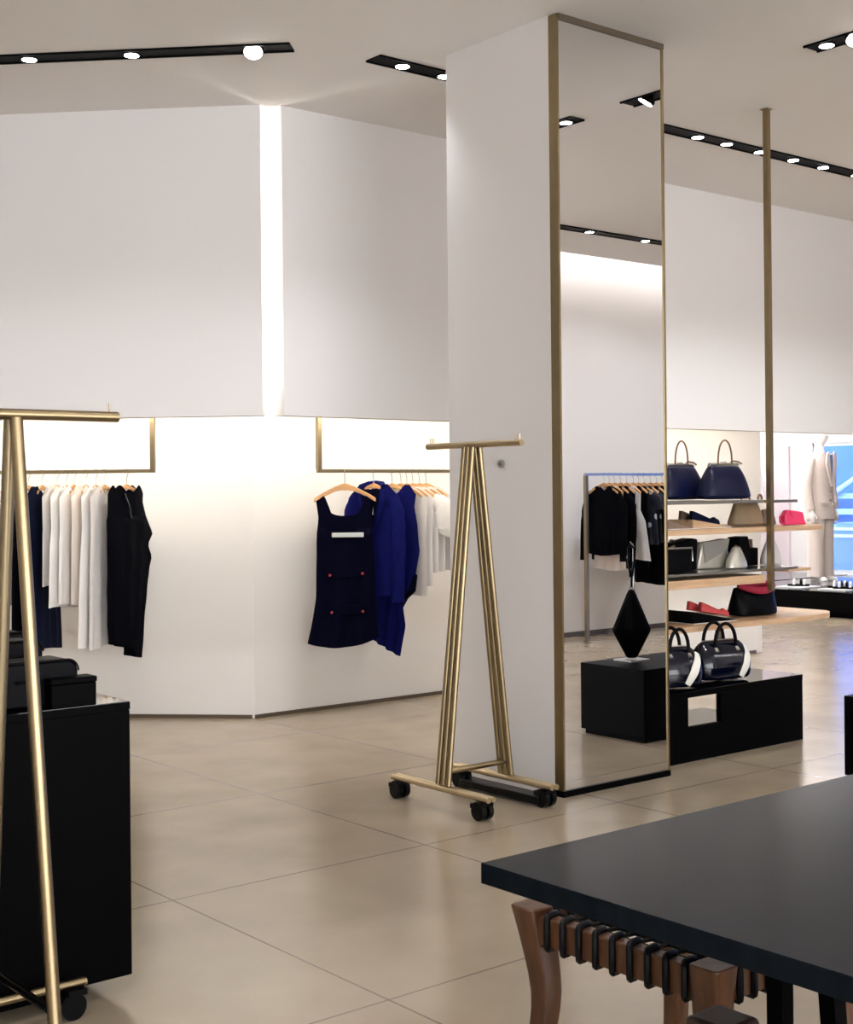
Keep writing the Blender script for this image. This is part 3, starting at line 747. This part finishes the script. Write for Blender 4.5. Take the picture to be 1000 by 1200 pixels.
def loop(p, q, h, r, n=14, lean=0, m=None):
    """arched handle from p to q rising h"""
    pts = []
    for k in range(n + 1):
        a = pi * k / n
        c = (1 - cos(a)) / 2
        pts.append((p[0] + (q[0] - p[0]) * c, p[1] + (q[1] - p[1]) * c + lean * sin(a), p[2] + (q[2] - p[2]) * c + h * sin(a) ** .8))
    return MB().tube(pts, r, 8)
def patent_bag(label, loc, rz, L, stripe=True):
    t = thing('patent_bag', label, 'bag', loc, rz, 'patent bags on the bench')
    rings = [(.006, L / 2 - .02, .085), (.02, L / 2, .10), (.09, L / 2 + .005, .108), (.15, L / 2 - .005, .09), (.20, L / 2 - .03, .055), (.225, L / 2 - .055, .028), (.23, L / 2 - .075, .012)]
    MB().loft(rings, 40, exp=3).build('body', M['patent'], t, sub=1)
    for sy in (-1, 1):
        loop((-L * .2, sy * .05, .195), (L * .2, sy * .05, .195), .135, .0105).build('handle', M['blackleather'], t)
    for sy in (-1, 1):
        for x in (-L * .2, L * .2):
            MB().tube([(x, sy * .048, .19), (x, sy * .072, .17)], .013, 10).build('handle_tab', M['steel'], t)
    MB().tube([(-L / 2 + .07, 0, .231), (L / 2 - .07, 0, .231)], .004, 6).build('zipper', M['steel'], t)
    if stripe:
        pts = []
        for k in range(13):
            u = k / 12; z = .025 + .165 * u
            hw, hd = interp([(r[0], r[1], r[2]) for r in rings], z)
            x = (L / 2 - .13) + .10 * u
            e = abs(min(.999, x / hw)) ** 3
            pts.append((x, -hd * (1 - e) ** (1 / 3) - .004, z))
        MB().tube(pts, [.018 + .008 * sin(pi * k / 12) for k in range(13)], 10, flat=.25, up=(0, 1, 0)).build('stripe_and_glint', M['whiteleather'], t)  # real stripe on the bowling bag, painted white highlight on the other bag
    return t
patent_bag('navy patent bowling bag with a white stripe at its end, on the black bench', (6.36, 5.11, .388), R(-8), .40)
patent_bag('navy patent bag partly hidden by the mirror edge on the black bench', (5.93, 5.08, .388), R(-20), .30)

# ------------------------------------------------------------------ plinth + kite bag
t = thing('display_plinth', 'low black plinth shown in the mirror carrying the kite-shaped bag', 'plinth', (6.08, 3.57, 0))
MB().box(.02, .98, .02, .50, 0, .03).build('recessed_foot', M['black'], t, smooth=False)
MB().box(0, 1.0, 0, .52, .0302, .435).build('body', M['black'], t, smooth=False, bevel=.003)
KB = (6.355, 3.745, .435)
t = thing('bag_stand', 'small steel stand holding the kite-shaped bag on the plinth', 'stand', KB)
MB().box(-.07, .10, -.09, .06, .0005, .012).build('base_plate', M['steel'], t, smooth=False, bevel=.002)
MB().cyl((.065, -.037, .0122), (.065, -.037, .71), .005, 10).build('rod', M['steel'], t)
MB().tube([(.065, -.037, .70), (.05, -.028, .722), (.02, -.01, .726), (0, 0, .735), (-.01, .005, .74)], .004, 8).build('hook', M['steel'], t)
t = thing('kite_bag', 'black kite-shaped wristlet bag hanging from the steel stand in the mirror', 'bag', (KB[0], KB[1], KB[2] + .02), R(39))
mb = MB()
k0 = [(.0, .028, .012), (.012, .04, .018), (.165, .120, .040), (.18, .121, .040), (.40, .030, .022), (.425, .016, .014)]
mb.loft(k0, 12, exp=1.5); mb.build('body', M['blackleather'], t, smooth=False, bevel=.004)
lp = [(0, 0, .42), (.004, 0, .50), (.020, 0, .60), (.020, 0, .68), (0, 0, .70), (-.016, 0, .68), (-.016, 0, .60), (-.004, 0, .50)]
MB().tube(lp, .0075, 8).build('wrist_strap', M['blackleather'], t)
MB().tube([(-.012, 0, .43), (.012, 0, .43)], .012, 8).build('strap_ring', M['steel'], t)

# ------------------------------------------------------------------ suspended shelves
SX0, SY0 = 5.75, 5.20
t = thing('hanging_post', 'slim brass post from the ceiling to the middle shelves', 'post', (6.965, 5.195, .87))
MB().box(-.0165, .0165, -.0165, .0165, 0, CEIL - .872).build('pole', M['gold'], t, smooth=False)
MB().box(-.028, .028, -.028, .028, CEIL - .8755, CEIL - .8715).build('ceiling_plate', M['gold'], t, smooth=False)
def shelf(name, label, x1, z, th, m, y0, y1, x0=SX0, edge=None):
    t = thing(name, label, 'shelf', (x0, y0, z - th))
    MB().box(0, x1 - x0, 0, y1 - y0, 0, th).build('board', m, t, smooth=False, bevel=.002)
    MB().box(0, x1 - x0, y1 - y0 + .0005, y1 - y0 + .012, 0, th).build('rear_lip', m if edge is None else edge, t, smooth=False)
    return t
shelf('metal_shelf', 'top grey metal shelf carrying the two navy bags', 7.275, 1.427, .018, M['greymetal'], 5.215, 5.85)
shelf('wood_shelf', 'upper oak shelf carrying the ballet flats and the pink pouch', 7.54, 1.262, .032, M['wood'], 5.215, 5.85)
shelf('metal_shelf', 'lower grey metal shelf carrying the black and silver bags', 7.275, 1.006, .016, M['greymetal'], 5.215, 5.85)
shelf('wood_shelf', 'empty oak shelf close under the lower metal shelf', 6.94, .968, .05, M['wood'], 5.215, 5.85)
shelf('wood_shelf', 'thin oak shelf end reaching past the brass post', 7.53, .985, .018, M['wood'], 5.3, 5.85, x0=7.29)
# low bowed shelf
t = thing('bowed_shelf', 'lowest oak shelf with a bowed front, carrying the red flats', 'shelf', (0, 0, .66))
front = [(5.75, 5.22), (6.3, 5.235), (6.7, 5.225), (7.1, 5.195), (7.4, 5.19), (7.6, 5.215), (7.70, 5.28), (7.74, 5.34)]
MB().prism(front + [(7.75, 5.80), (7.72, 5.84), (5.75, 5.84)], 0, .032).build('board', M['wood'], t, smooth=False)
MB().box(6.0, 6.04, 5.78, 5.82, -.66, -.0005).build('leg', M['greymetal'], t, smooth=False)
MB().box(7.2, 7.24, 5.78, 5.82, -.66, -.0005).build('leg', M['greymetal'], t, smooth=False)

# --- bags and shoes on the shelves
def frame_bag(label, loc, rz):
    t = thing('frame_bag', label, 'bag', loc, rz, 'navy frame bags on the top shelf')
    rings = [(.004, .20, .07), (.02, .208, .085), (.09, .18, .08), (.16, .155, .06), (.205, .13, .03), (.215, .125, .018)]
    MB().loft(rings, 36, exp=3.2).build('body', M['navyleather'], t, sub=1)
    MB().tube([(-.125, 0, .21), (-.12, 0, .222), (.12, 0, .222), (.125, 0, .21)], .011, 8).build('clasp_frame', M['steel'], t)
    MB().tube([(-.02, 0, .23), (.02, 0, .235)], .008, 8).build('clasp', M['steel'], t)
    loop((-.055, -.01, .222), (.065, -.01, .222), .15, .0055, 18).build('handle', M['brownleather'], t)
    MB().tube([(.065, .015, .226), (.10, .02, .245), (.14, .01, .24), (.16, 0, .225)], .0055, 8).build('rear_handle', M['brownleather'], t)
    return t
frame_bag('navy leather frame bag with an upright brown handle, on the top metal shelf', (6.80, 5.42, 1.427), R(-6))
frame_bag('navy leather frame bag with drooping brown handle, beside the mirror edge', (6.65, 5.64, 1.427), R(0))

def flat_shoe(name, label, loc, rz, m, group, L=.24, tilt=0):
    t = thing(name, label, 'shoe', loc, rz, group)
    rings = []; n = 12; vs = []; mb = MB()
    # sole along x, toe at +x
    rowsn = 20
    mt = Matrix.Rotation(tilt, 4, 'Y')
    def halfw(u): return .038 * (sin(pi * min(1, max(0, (u * .93 + .07)))) ** .5) * (.78 + .3 * u)
    lo, hi = [], []
    for k in range(rowsn + 1):
        u = k / rowsn; x = -L / 2 + L * u; w = max(.004, halfw(u) if u < .97 else .012)
        h = .055 - .03 * min(1, u / .55) if u < .55 else .025 + .008 * sin((u - .55) / .45 * pi)
        if u > .95: h = .016
        for sy in (-1, 1):
            lo.append((x, sy * w, .002)); hi.append((x, sy * w * .92, h))
    N = len(lo); vs = lo + hi; fs = []
    for k in range(rowsn):
        a, b, c, d = 2 * k, 2 * k + 1, 2 * k + 3, 2 * k + 2
        fs.append((a, b, c, d))
        fs.append((a, d, N + d, N + a)); fs.append((b, N + b, N + c, c))
        if k / rowsn > .62: fs.append((N + a, N + d, N + c, N + b))
    fs.append((0, N, N + 1, 1)); e = 2 * rowsn
    fs.append((e, e + 1, N + e + 1, N + e))
    MB().add(vs, fs).move(mt).build('upper', m, t, solid=.003)
    MB().box(-L * .02, L * .38, -.022, .022, .006, .010).move(mt).build('insole', M['beigeleather'], t)
    MB().tube([(L * .30, -.014, .035), (L * .33, 0, .038), (L * .30, .014, .035)], .006, 8).move(mt).build('bow', m, t)
    return t
GF = 'ballet flats on the upper oak shelf'
def riser(label, loc, rz, pts, w, m):
    t = thing('shoe_riser', label, 'shoe riser', loc, rz)
    MB().prism_y(pts, -w / 2, w / 2).build('wedge', m, t, smooth=False, bevel=.002)
    MB().box(pts[0][0], pts[1][0], -w / 2 - .004, w / 2 + .004, .0002, .004).build('base_plate', M['paperwhite'], t, smooth=False)
    return t
riser('pale oak sloping riser under the dark ballet flats', (6.52, 5.40, 1.262), R(-4), [(-.14, .001), (.19, .001), (.19, .006), (-.14, .055)], .20, M['wood'])
riser('bare brown wedge riser beside the dark ballet flats', (6.23, 5.34, 1.262), R(-4), [(-.09, .001), (.12, .001), (.12, .004), (-.09, .06)], .09, M['taupe'])
flat_shoe('ballet_flat', 'dark teal ballet flat, the nearer one on the oak riser', (6.54, 5.36, 1.295), R(-4), M['denim'], GF, tilt=R(8.5))
flat_shoe('ballet_flat', 'dark ballet flat with taupe heel, the rear one on the oak riser', (6.55, 5.45, 1.295), R(-4), M['taupe'], GF, tilt=R(8.5))
# beige bag, taupe bag, cream bag, pink pouch
def soft_bag(name, label, loc, rz, hw, hd, h, m, top=.6, handle=None, hm=None, group=None, seed=1, exp=2.6):
    t = thing(name, label, 'bag', loc, rz, group)
    rings = []
    for u in (0, .05, .2, .4, .6, .8, .93, 1.0):
        k = 1 - (1 - top) * u ** 1.6
        rings.append((h * u + .002, hw * k * (.95 if u == 0 else 1), hd * (1 - .75 * u ** 2) * (.92 if u == 0 else 1)))
    mb = MB().loft(rings, 36, exp=exp)
    mb.v = [(x + .012 * noise.noise(Vector((x * 11 + seed, y * 9, z * 9))), y + .008 * noise.noise(Vector((x * 14, z * 12 + seed, y * 8))) * (1 if z > .01 else 0), z) for x, y, z in mb.v]
    mb.build('body', m, t, sub=1)
    if handle:
        hh, r = handle
        loop((-hw * top * .45, 0, h * .97), (hw * top * .45, 0, h * .97), hh, r).build('handle', hm or m, t)
    return t
soft_bag('slouchy_bag', 'beige slouchy leather bag on the upper oak shelf behind the post', (7.12, 5.50, 1.262), R(-10), .13, .07, .165, M['beigeleather'], .62, (.03, .006), M['brownleather'], seed=3)
soft_bag('brown_bag', 'brown leather bag between the beige bag and the pink pouch', (7.27, 5.45, 1.262), 0, .07, .05, .10, M['taupe'], .7, seed=4)
soft_bag('cream_bag', 'cream rounded bag with brown handle behind the pink pouch', (7.40, 5.60, 1.262), 0, .085, .05, .16, M['cream'], .55, (.04, .007), M['brownleather'], seed=5, exp=2.2)
t = thing('pink_pouch', 'hot pink leather pouch on the upper oak shelf', 'pouch', (7.33, 5.30, 1.262), R(-6))
MB().prism_y([(-.085, .002), (.115, .002), (.07, .085), (-.055, .10), (-.085, .07)], -.025, .025).build('body', M['pink'], t, bevel=.01)
MB().prism_y([(-.052, .094), (.068, .082), (.085, .045), (-.02, .045)], -.030, -.0255).build('flap', M['pink'], t, bevel=.002)
MB().tube([(-.08, 0, .07), (-.12, -.01, .055), (-.13, -.02, .02), (-.11, -.03, .006)], .007, 8).build('wrist_strap', M['pink'], t)
# lower metal shelf z=1.006
t = thing('frame_clutch', 'black clutch with a pale metal frame beside the mirror edge', 'clutch', (6.17, 5.30, 1.006), R(-4))
MB().box(-.14, .135, -.03, .03, .002, .145).build('body', M['blackleather'], t, bevel=.008)
MB().tube([(-.135, -.031, .147), (.133, -.031, .147), (.137, -.031, .07)], .006, 8).build('metal_frame', M['steel'], t)
MB().tube([(-.02, 0, .147), (.02, 0, .16)], .008, 8).build('clasp', M['golddark'], t)
t = thing('black_tote', 'black structured tote standing behind the framed clutch', 'bag', (6.33, 5.46, 1.006), R(-4))
MB().prism_y([(-.22, .002), (.19, .002), (.20, .19), (.15, .195), (.0, .17), (-.14, .165), (-.22, .19)], -.05, .05).build('body', M['blackleather'], t, bevel=.012)
MB().tube([(.0, 0, .17), (.02, 0, .185), (.05, 0, .18)], .007, 8).build('clasp', M['steel'], t)
t = thing('silver_bag', 'pale silver folded bag leaning between the black tote and the pouch', 'bag', (6.70, 5.44, 1.006), R(-6))
MB().prism_y([(-.16, .002), (.10, .002), (.13, .05), (.10, .12), (.11, .185), (.0, .17), (-.12, .165)], -.045, .045).build('body', M['silver'], t, bevel=.012)
MB().prism_y([(-.12, .166), (.108, .186), (.09, .12), (-.10, .04)], -.052, -.0455).build('flap', M['grey'], t, bevel=.002)
soft_bag('silver_pouch', 'crumpled silver drawstring pouch beside the folded silver bag', (6.80, 5.33, 1.006), R(5), .095, .05, .135, M['silver'], .34, (.012, .004), M['brownleather'], seed=8, exp=2)
t = thing('black_bag', 'tall black and navy bag standing just behind the brass post', 'bag', (7.08, 5.50, 1.006), 0)
MB().prism_y([(-.10, .002), (.10, .002), (.10, .115), (.02, .115), (.0, .19), (-.085, .185)], -.05, .05).build('body', M['blackleather'], t, bevel=.006)
MB().tube([(.03, 0, .115), (.04, 0, .16), (.09, 0, .16), (.09, 0, .115)], .012, 8).build('handle', M['brownleather'], t)
soft_bag('white_tote', 'white tote bag with a brown ring handle beyond the brass post', (7.24, 5.40, 1.006), 0, .085, .045, .165, M['silvercloth'], .5, (.075, .011), M['brownleather'], seed=9)
# low shelf z=.692
riser('low black sloping riser under the red flats on the lowest shelf', (6.55, 5.42, .692), R(-3), [(-.16, .001), (.22, .001), (.22, .006), (-.16, .075)], .21, M['blackleather'])
GD = 'red flats on the lowest shelf'
flat_shoe('red_flat', 'coral red flat shoe, nearer one on the black box', (6.63, 5.37, .738), R(-5), M['redshoe'], GD, tilt=R(10.5))
flat_shoe('red_flat', 'coral red flat shoe, rear one on the black box', (6.64, 5.47, .738), R(-5), M['redshoe'], GD, tilt=R(10.5))
t = soft_bag('black_hobo', 'slouchy black bag with crimson folded lining on the lowest shelf', (7.12, 5.45, .692), R(-4), .20, .085, .185, M['blackleather'], .86, seed=12)
mb = MB().tube([(-.16, -.03, .20), (-.10, -.06, .175), (0, -.07, .158), (.09, -.065, .165), (.17, -.035, .20), (.12, .02, .195), (0, .035, .18), (-.11, .02, .19)], [.022, .026, .028, .028, .024, .022, .022, .022], 10, closed=True)
mb.build('crimson_lining', M['redlining'], t, sub=1)

# ------------------------------------------------------------------ window display
t = thing('display_platform', 'polished dark platform under the suited mannequin by the window', 'platform', (13.55, 10.26, 0))
MB().box(.12, 2.9, -4.0, .5, 0, .08).build('recessed_foot', M['black'], t, smooth=False)
MB().box(0, 2.94, -4.2, .6, .0805, .295).build('deck', M['black'], t, smooth=False)
MB().box(.002, 2.938, -4.198, .598, .2955, .30).build('polished_sheet', M['platform'], t, smooth=False)

def mannequin(loc, rz, label, suit=True):
    t = thing('mannequin', label, 'mannequin', loc, rz)
    S = 1.0
    # body shell: one skin (feet, legs hidden, torso, neck, head, hands)
    mb = MB()
    mb.loft([(1.36, .17, .11), (1.46, .15, .095), (1.53, .075, .065), (1.57, .056, .058), (1.63, .054, .056), (1.66, .062, .072, 0, -.012), (1.70, .072, .092, 0, -.02), (1.76, .077, .098, 0, -.02), (1.82, .068, .088, 0, -.012), (1.86, .04, .05, 0, -.005), (1.872, .01, .012)], 24)
    mb.tube([(0, -.112, 1.76), (0, -.125, 1.73), (0, -.118, 1.715)], [.006, .012, .008], 8)
    for sx in (-1, 1):
        mb.tube([(sx * .245, -.03, .86), (sx * .25, -.045, .80), (sx * .248, -.055, .76)], [.026, .04, .03], 10, flat=.55)
        for k in range(4):
            yy = -.075 + k * .016
            mb.tube([(sx * .25, yy, .775), (sx * .249, yy - .004, .73), (sx * .243, yy - .004, .69 + abs(k - 1.4) * .006)], [.009, .008, .006], 7)
        mb.tube([(sx * .245, -.08, .80), (sx * .235, -.10, .765), (sx * .232, -.105, .735)], [.011, .010, .007], 7)
        mb.loft([(.002, .045, .12, sx * .10, -.05), (.03, .046, .12, sx * .10, -.05), (.06, .04, .07, sx * .10, -.01), (.10, .036, .04, sx * .10, .02), (.16, .038, .042, sx * .10, .02)], 16)
    for sx in (-1, 1):
        mb.tube([(sx * .15, 0, 1.44), (sx * .21, 0, 1.40), (sx * .24, .005, 1.28), (sx * .252, .01, 1.12), (sx * .25, -.02, .95), (sx * .245, -.03, .855)], [.03, .038, .036, .033, .028, .025], 10)
        mb.tube([(sx * .10, .02, .15), (sx * .10, 0, .5), (sx * .085, 0, .9)], [.038, .05, .07], 12)
    mb.loft([(.86, .14, .09), (1.0, .135, .085), (1.15, .14, .09), (1.37, .17, .105)], 20)
    mb.build('body', M['skin'], t)
    # trousers
    mb = MB()
    for sx in (-1, 1):
        mb.loft([(.05, .085, .105, sx * .105, 0), (.10, .08, .10, sx * .105, 0), (.48, .085, .10, sx * .10, -.005), (.75, .10, .115, sx * .092, 0), (.88, .105, .125, sx * .085, 0), (.95, .10, .12, sx * .08, 0)], 24, exp=2.3)
    mb.loft([(.84, .17, .12), (.92, .178, .125), (1.02, .165, .115), (1.06, .16, .11)], 28, exp=2.2)
    mb.build('trousers', M['suit'], t)
    jm = M['suit'] if suit else M['shirt']
    jk = MB()
    jk.loft([(.74, .215, .148), (.80, .213, .147), (.98, .195, .135), (1.10, .182, .125), (1.25, .20, .135), (1.36, .21, .13), (1.44, .205, .11), (1.49, .16, .085), (1.525, .09, .07)], 36, exp=2.4)
    jk = jk.build('jacket' if suit else 'shirt', jm, t)
    for sx in (-1, 1):
        MB().tube([(sx * .165, .0, 1.455), (sx * .215, 0, 1.42), (sx * .245, .005, 1.30), (sx * .262, .01, 1.12), (sx * .258, -.02, .94), (sx * .25, -.035, .85)], [.055, .07, .07, .062, .055, .05], 16).build('sleeve', jm, jk)
    if suit:
        sh = MB().prism_y([(-.055, 1.52), (.055, 1.52), (.0, 1.16)], -.155, -.13).build('shirt', M['shirt'], t)
        MB().prism_y([(-.022, 1.50), (.022, 1.50), (.034, 1.25), (0, 1.19), (-.034, 1.25)], -.164, -.1555).build('tie', M['tie'], t)
        for sx in (-1, 1):
            MB().prism_y([(sx * .055, 1.54), (sx * .10, 1.50), (sx * .115, 1.38), (sx * .01, 1.12), (sx * .0, 1.16)][::sx], -.172, -.150).build('lapel', jm, jk, bevel=.003)
            MB().box(sx * .11 - .06, sx * .11 + .06, -.152, -.128, .90, .935).build('pocket_flap', jm, jk, bevel=.003)
        for z in (1.06, .96):
            MB().tube([(.0, -.14, z), (.0, -.152, z)], .010, 10).build('button', M['taupe'], jk)
    else:
        MB().loft([(1.0, .19, .135), (1.05, .187, .132)], 32, exp=2.4).build('belt', M['taupe'], t)
    return t
m1 = mannequin((15.15, 10.52, .30), R(2), 'white mannequin in a pale stone suit standing at the shop window'); m1.scale = (1.07, 1.07, 1.08)
mannequin((15.9, 12.32, .30), R(-20), 'white mannequin in a white shirt half hidden behind the brass post', False)
t = thing('display_platform', 'second dark platform behind the shelves under the white-shirted mannequin', 'platform', (14.3, 10.95, 0))
MB().box(0, 2.1, 0, 2.3, .02, .30).build('deck', M['platform'], t, smooth=False)
MB().box(.1, 2.0, .1, 2.2, 0, .0195).build('recessed_foot', M['black'], t, smooth=False)
for i, (x, y, lab) in enumerate(((13.95, 9.42, 'white card tray under the black and white sandals'), (13.95, 10.02, 'small white card tray on the platform near the post'))):
    tag(MB().box(x - .2, x + .2, y - .2, y + .17, .3005, .312).build('display_tray', M['paperwhite'], None, smooth=False), lab, 'tray')
def sandal(label, loc, rz):
    t = thing('sandal', label, 'shoe', loc, rz, 'sandals on the platform')
    MB().loft([(.001, .13, .042), (.022, .132, .045), (.026, .128, .042)], 24, exp=2.6).build('sole', M['blackleather'], t)
    for x, mm in ((.07, 'whiteleather'), (.03, 'blackleather'), (-.05, 'whiteleather')):
        MB().tube([(x, -.045, .02), (x, -.035, .06), (x, 0, .075), (x, .035, .06), (x, .045, .02)], .014, 8, flat=1.0).build('strap', M[mm], t)
    return t
sandal('black and white strapped sandal, nearer one on the white tray', (13.93, 9.35, .312), R(-60))
sandal('black and white strapped sandal, rear one on the white tray', (14.0, 9.47, .312), R(-60))
sandal('pale strapped shoe on the small white tray near the post', (13.95, 10.0, .312), R(-60))

# ------------------------------------------------------------------ street outside
struct('ground_street', MB().box(16.7, 60, -20, 50, -.25, -.15), M['asphalt'], 'asphalt street outside the shop window', 'street')
t = thing('street_building', 'blue-grey stone building across the street outside the window', 'building', (27, 10, -.15))
MB().box(0, 6, -20, 30, 0, 14).build('facade', M['facade'], t, smooth=False)
MB().box(-.35, -.0005, 5.2, 6.0, 0, 14).build('pilaster', M['facade2'], t, smooth=False)
MB().box(-.35, -.0005, 2.0, 2.9, 0, 14).build('pilaster', M['facade2'], t, smooth=False)
for z in (.7, 1.05, 1.4):
    MB().box(-.5, -.3505, -20, 30, z, z + .12).build('ledge', M['ledge'], t, smooth=False)
MB().tube([(-.6, 9.0, .9), (-.6, 5.6, 2.9)], .07, 10).build('handrail', M['ledge'], t)
# van parked at the kerb
t = thing('parked_van', 'pale blue van parked outside the window with its wheel arch showing', 'van', (18.6, 12.7, -.15))
VW, VL = 1.7, 5.0
# local: length along -y from 0, body x 0..VW
arc = [(-.62 - .43 * cos(pi * k / 14), .38 + .43 * sin(pi * k / 14)) for k in range(15)]
outline = [(-.0, .32), (-.19, .32)] + [(-1.05 + .43 * cos(pi * (14 - k) / 14) * -1, .32 + .45 * sin(pi * k / 14)) for k in range(0)]
side = [(0, .32), (-.55, .32)]
side += [(-1.0 + .45 * cos(pi * k / 14), .32 + .45 * sin(pi * k / 14)) for k in range(15)]
side += [(-3.4, .32)]
side += [(-3.85 + .45 * cos(pi * k / 14), .32 + .45 * sin(pi * k / 14)) for k in range(15)]
side += [(-VL, .32), (-VL, .95), (-4.3, 1.06), (-3.9, 1.06), (-.1, 1.10), (0, .9)]
mb = MB(); n = len(side)
mb.add([(0, y, z) for y, z in side] + [(VW, y, z) for y, z in side], [tuple(range(n)), tuple(range(2 * n - 1, n - 1, -1))] + [(i, n + i, n + (i + 1) % n, (i + 1) % n) for i in range(n)])
mb.build('body', M['van'], t, smooth=False)
for z in (.98, .87):
    MB().box(-.02, -.0005, -VL + .1, -.05, z, z + .045).build('trim_strip', M['vanwhite'], t, smooth=False)
for y in (-1.0, -3.85):
    for x in (.02, VW - .24):
        w_ = MB().tube([(x, y, .32), (x + .22, y, .32)], .33, 28).build('wheel', M['tyre'], t)
        MB().tube([(x - .01, y, .32), (x - .0005, y, .32)], .19, 20).build('hubcap', M['facade2'], w_)
    MB().tube([(-.012, y + .47 * cos(pi * k / 16), .32 + .47 * sin(pi * k / 16)) for k in range(17)], .03, 8).build('arch_trim', M['vanwhite'], t)

# ------------------------------------------------------------------ world and render look
w = bpy.data.worlds.new('world'); SC.world = w; w.use_nodes = True
bg = w.node_tree.nodes['Background']; bg.inputs[0].default_value = (.36, .55, 1.0, 1); bg.inputs[1].default_value = 13
d = bpy.data.lights.new('window_portal', 'AREA'); d.shape = 'RECTANGLE'; d.size = WZ1 - WZ0; d.size_y = WY1 - WY0
d.cycles.is_portal = True
o = bpy.data.objects.new('window_portal', d); COL.objects.link(o)
o.location = (WX + .25, (WY0 + WY1) / 2, (WZ0 + WZ1) / 2); o.rotation_euler = Vector((-1, 0, 0)).to_track_quat('-Z', 'Y').to_euler()
SC.view_settings.view_transform = 'Standard'; SC.view_settings.look = 'None'
SC.view_settings.gamma = 1; SC.view_settings.use_curve_mapping = False
SC.view_settings.exposure = 0.29
SC.cycles.max_bounces = 10; SC.cycles.diffuse_bounces = 6; SC.cycles.glossy_bounces = 6
SC.cycles.sample_clamp_indirect = 8; SC.cycles.use_denoising = True
SC.cycles.caustics_reflective = False; SC.cycles.caustics_refractive = False
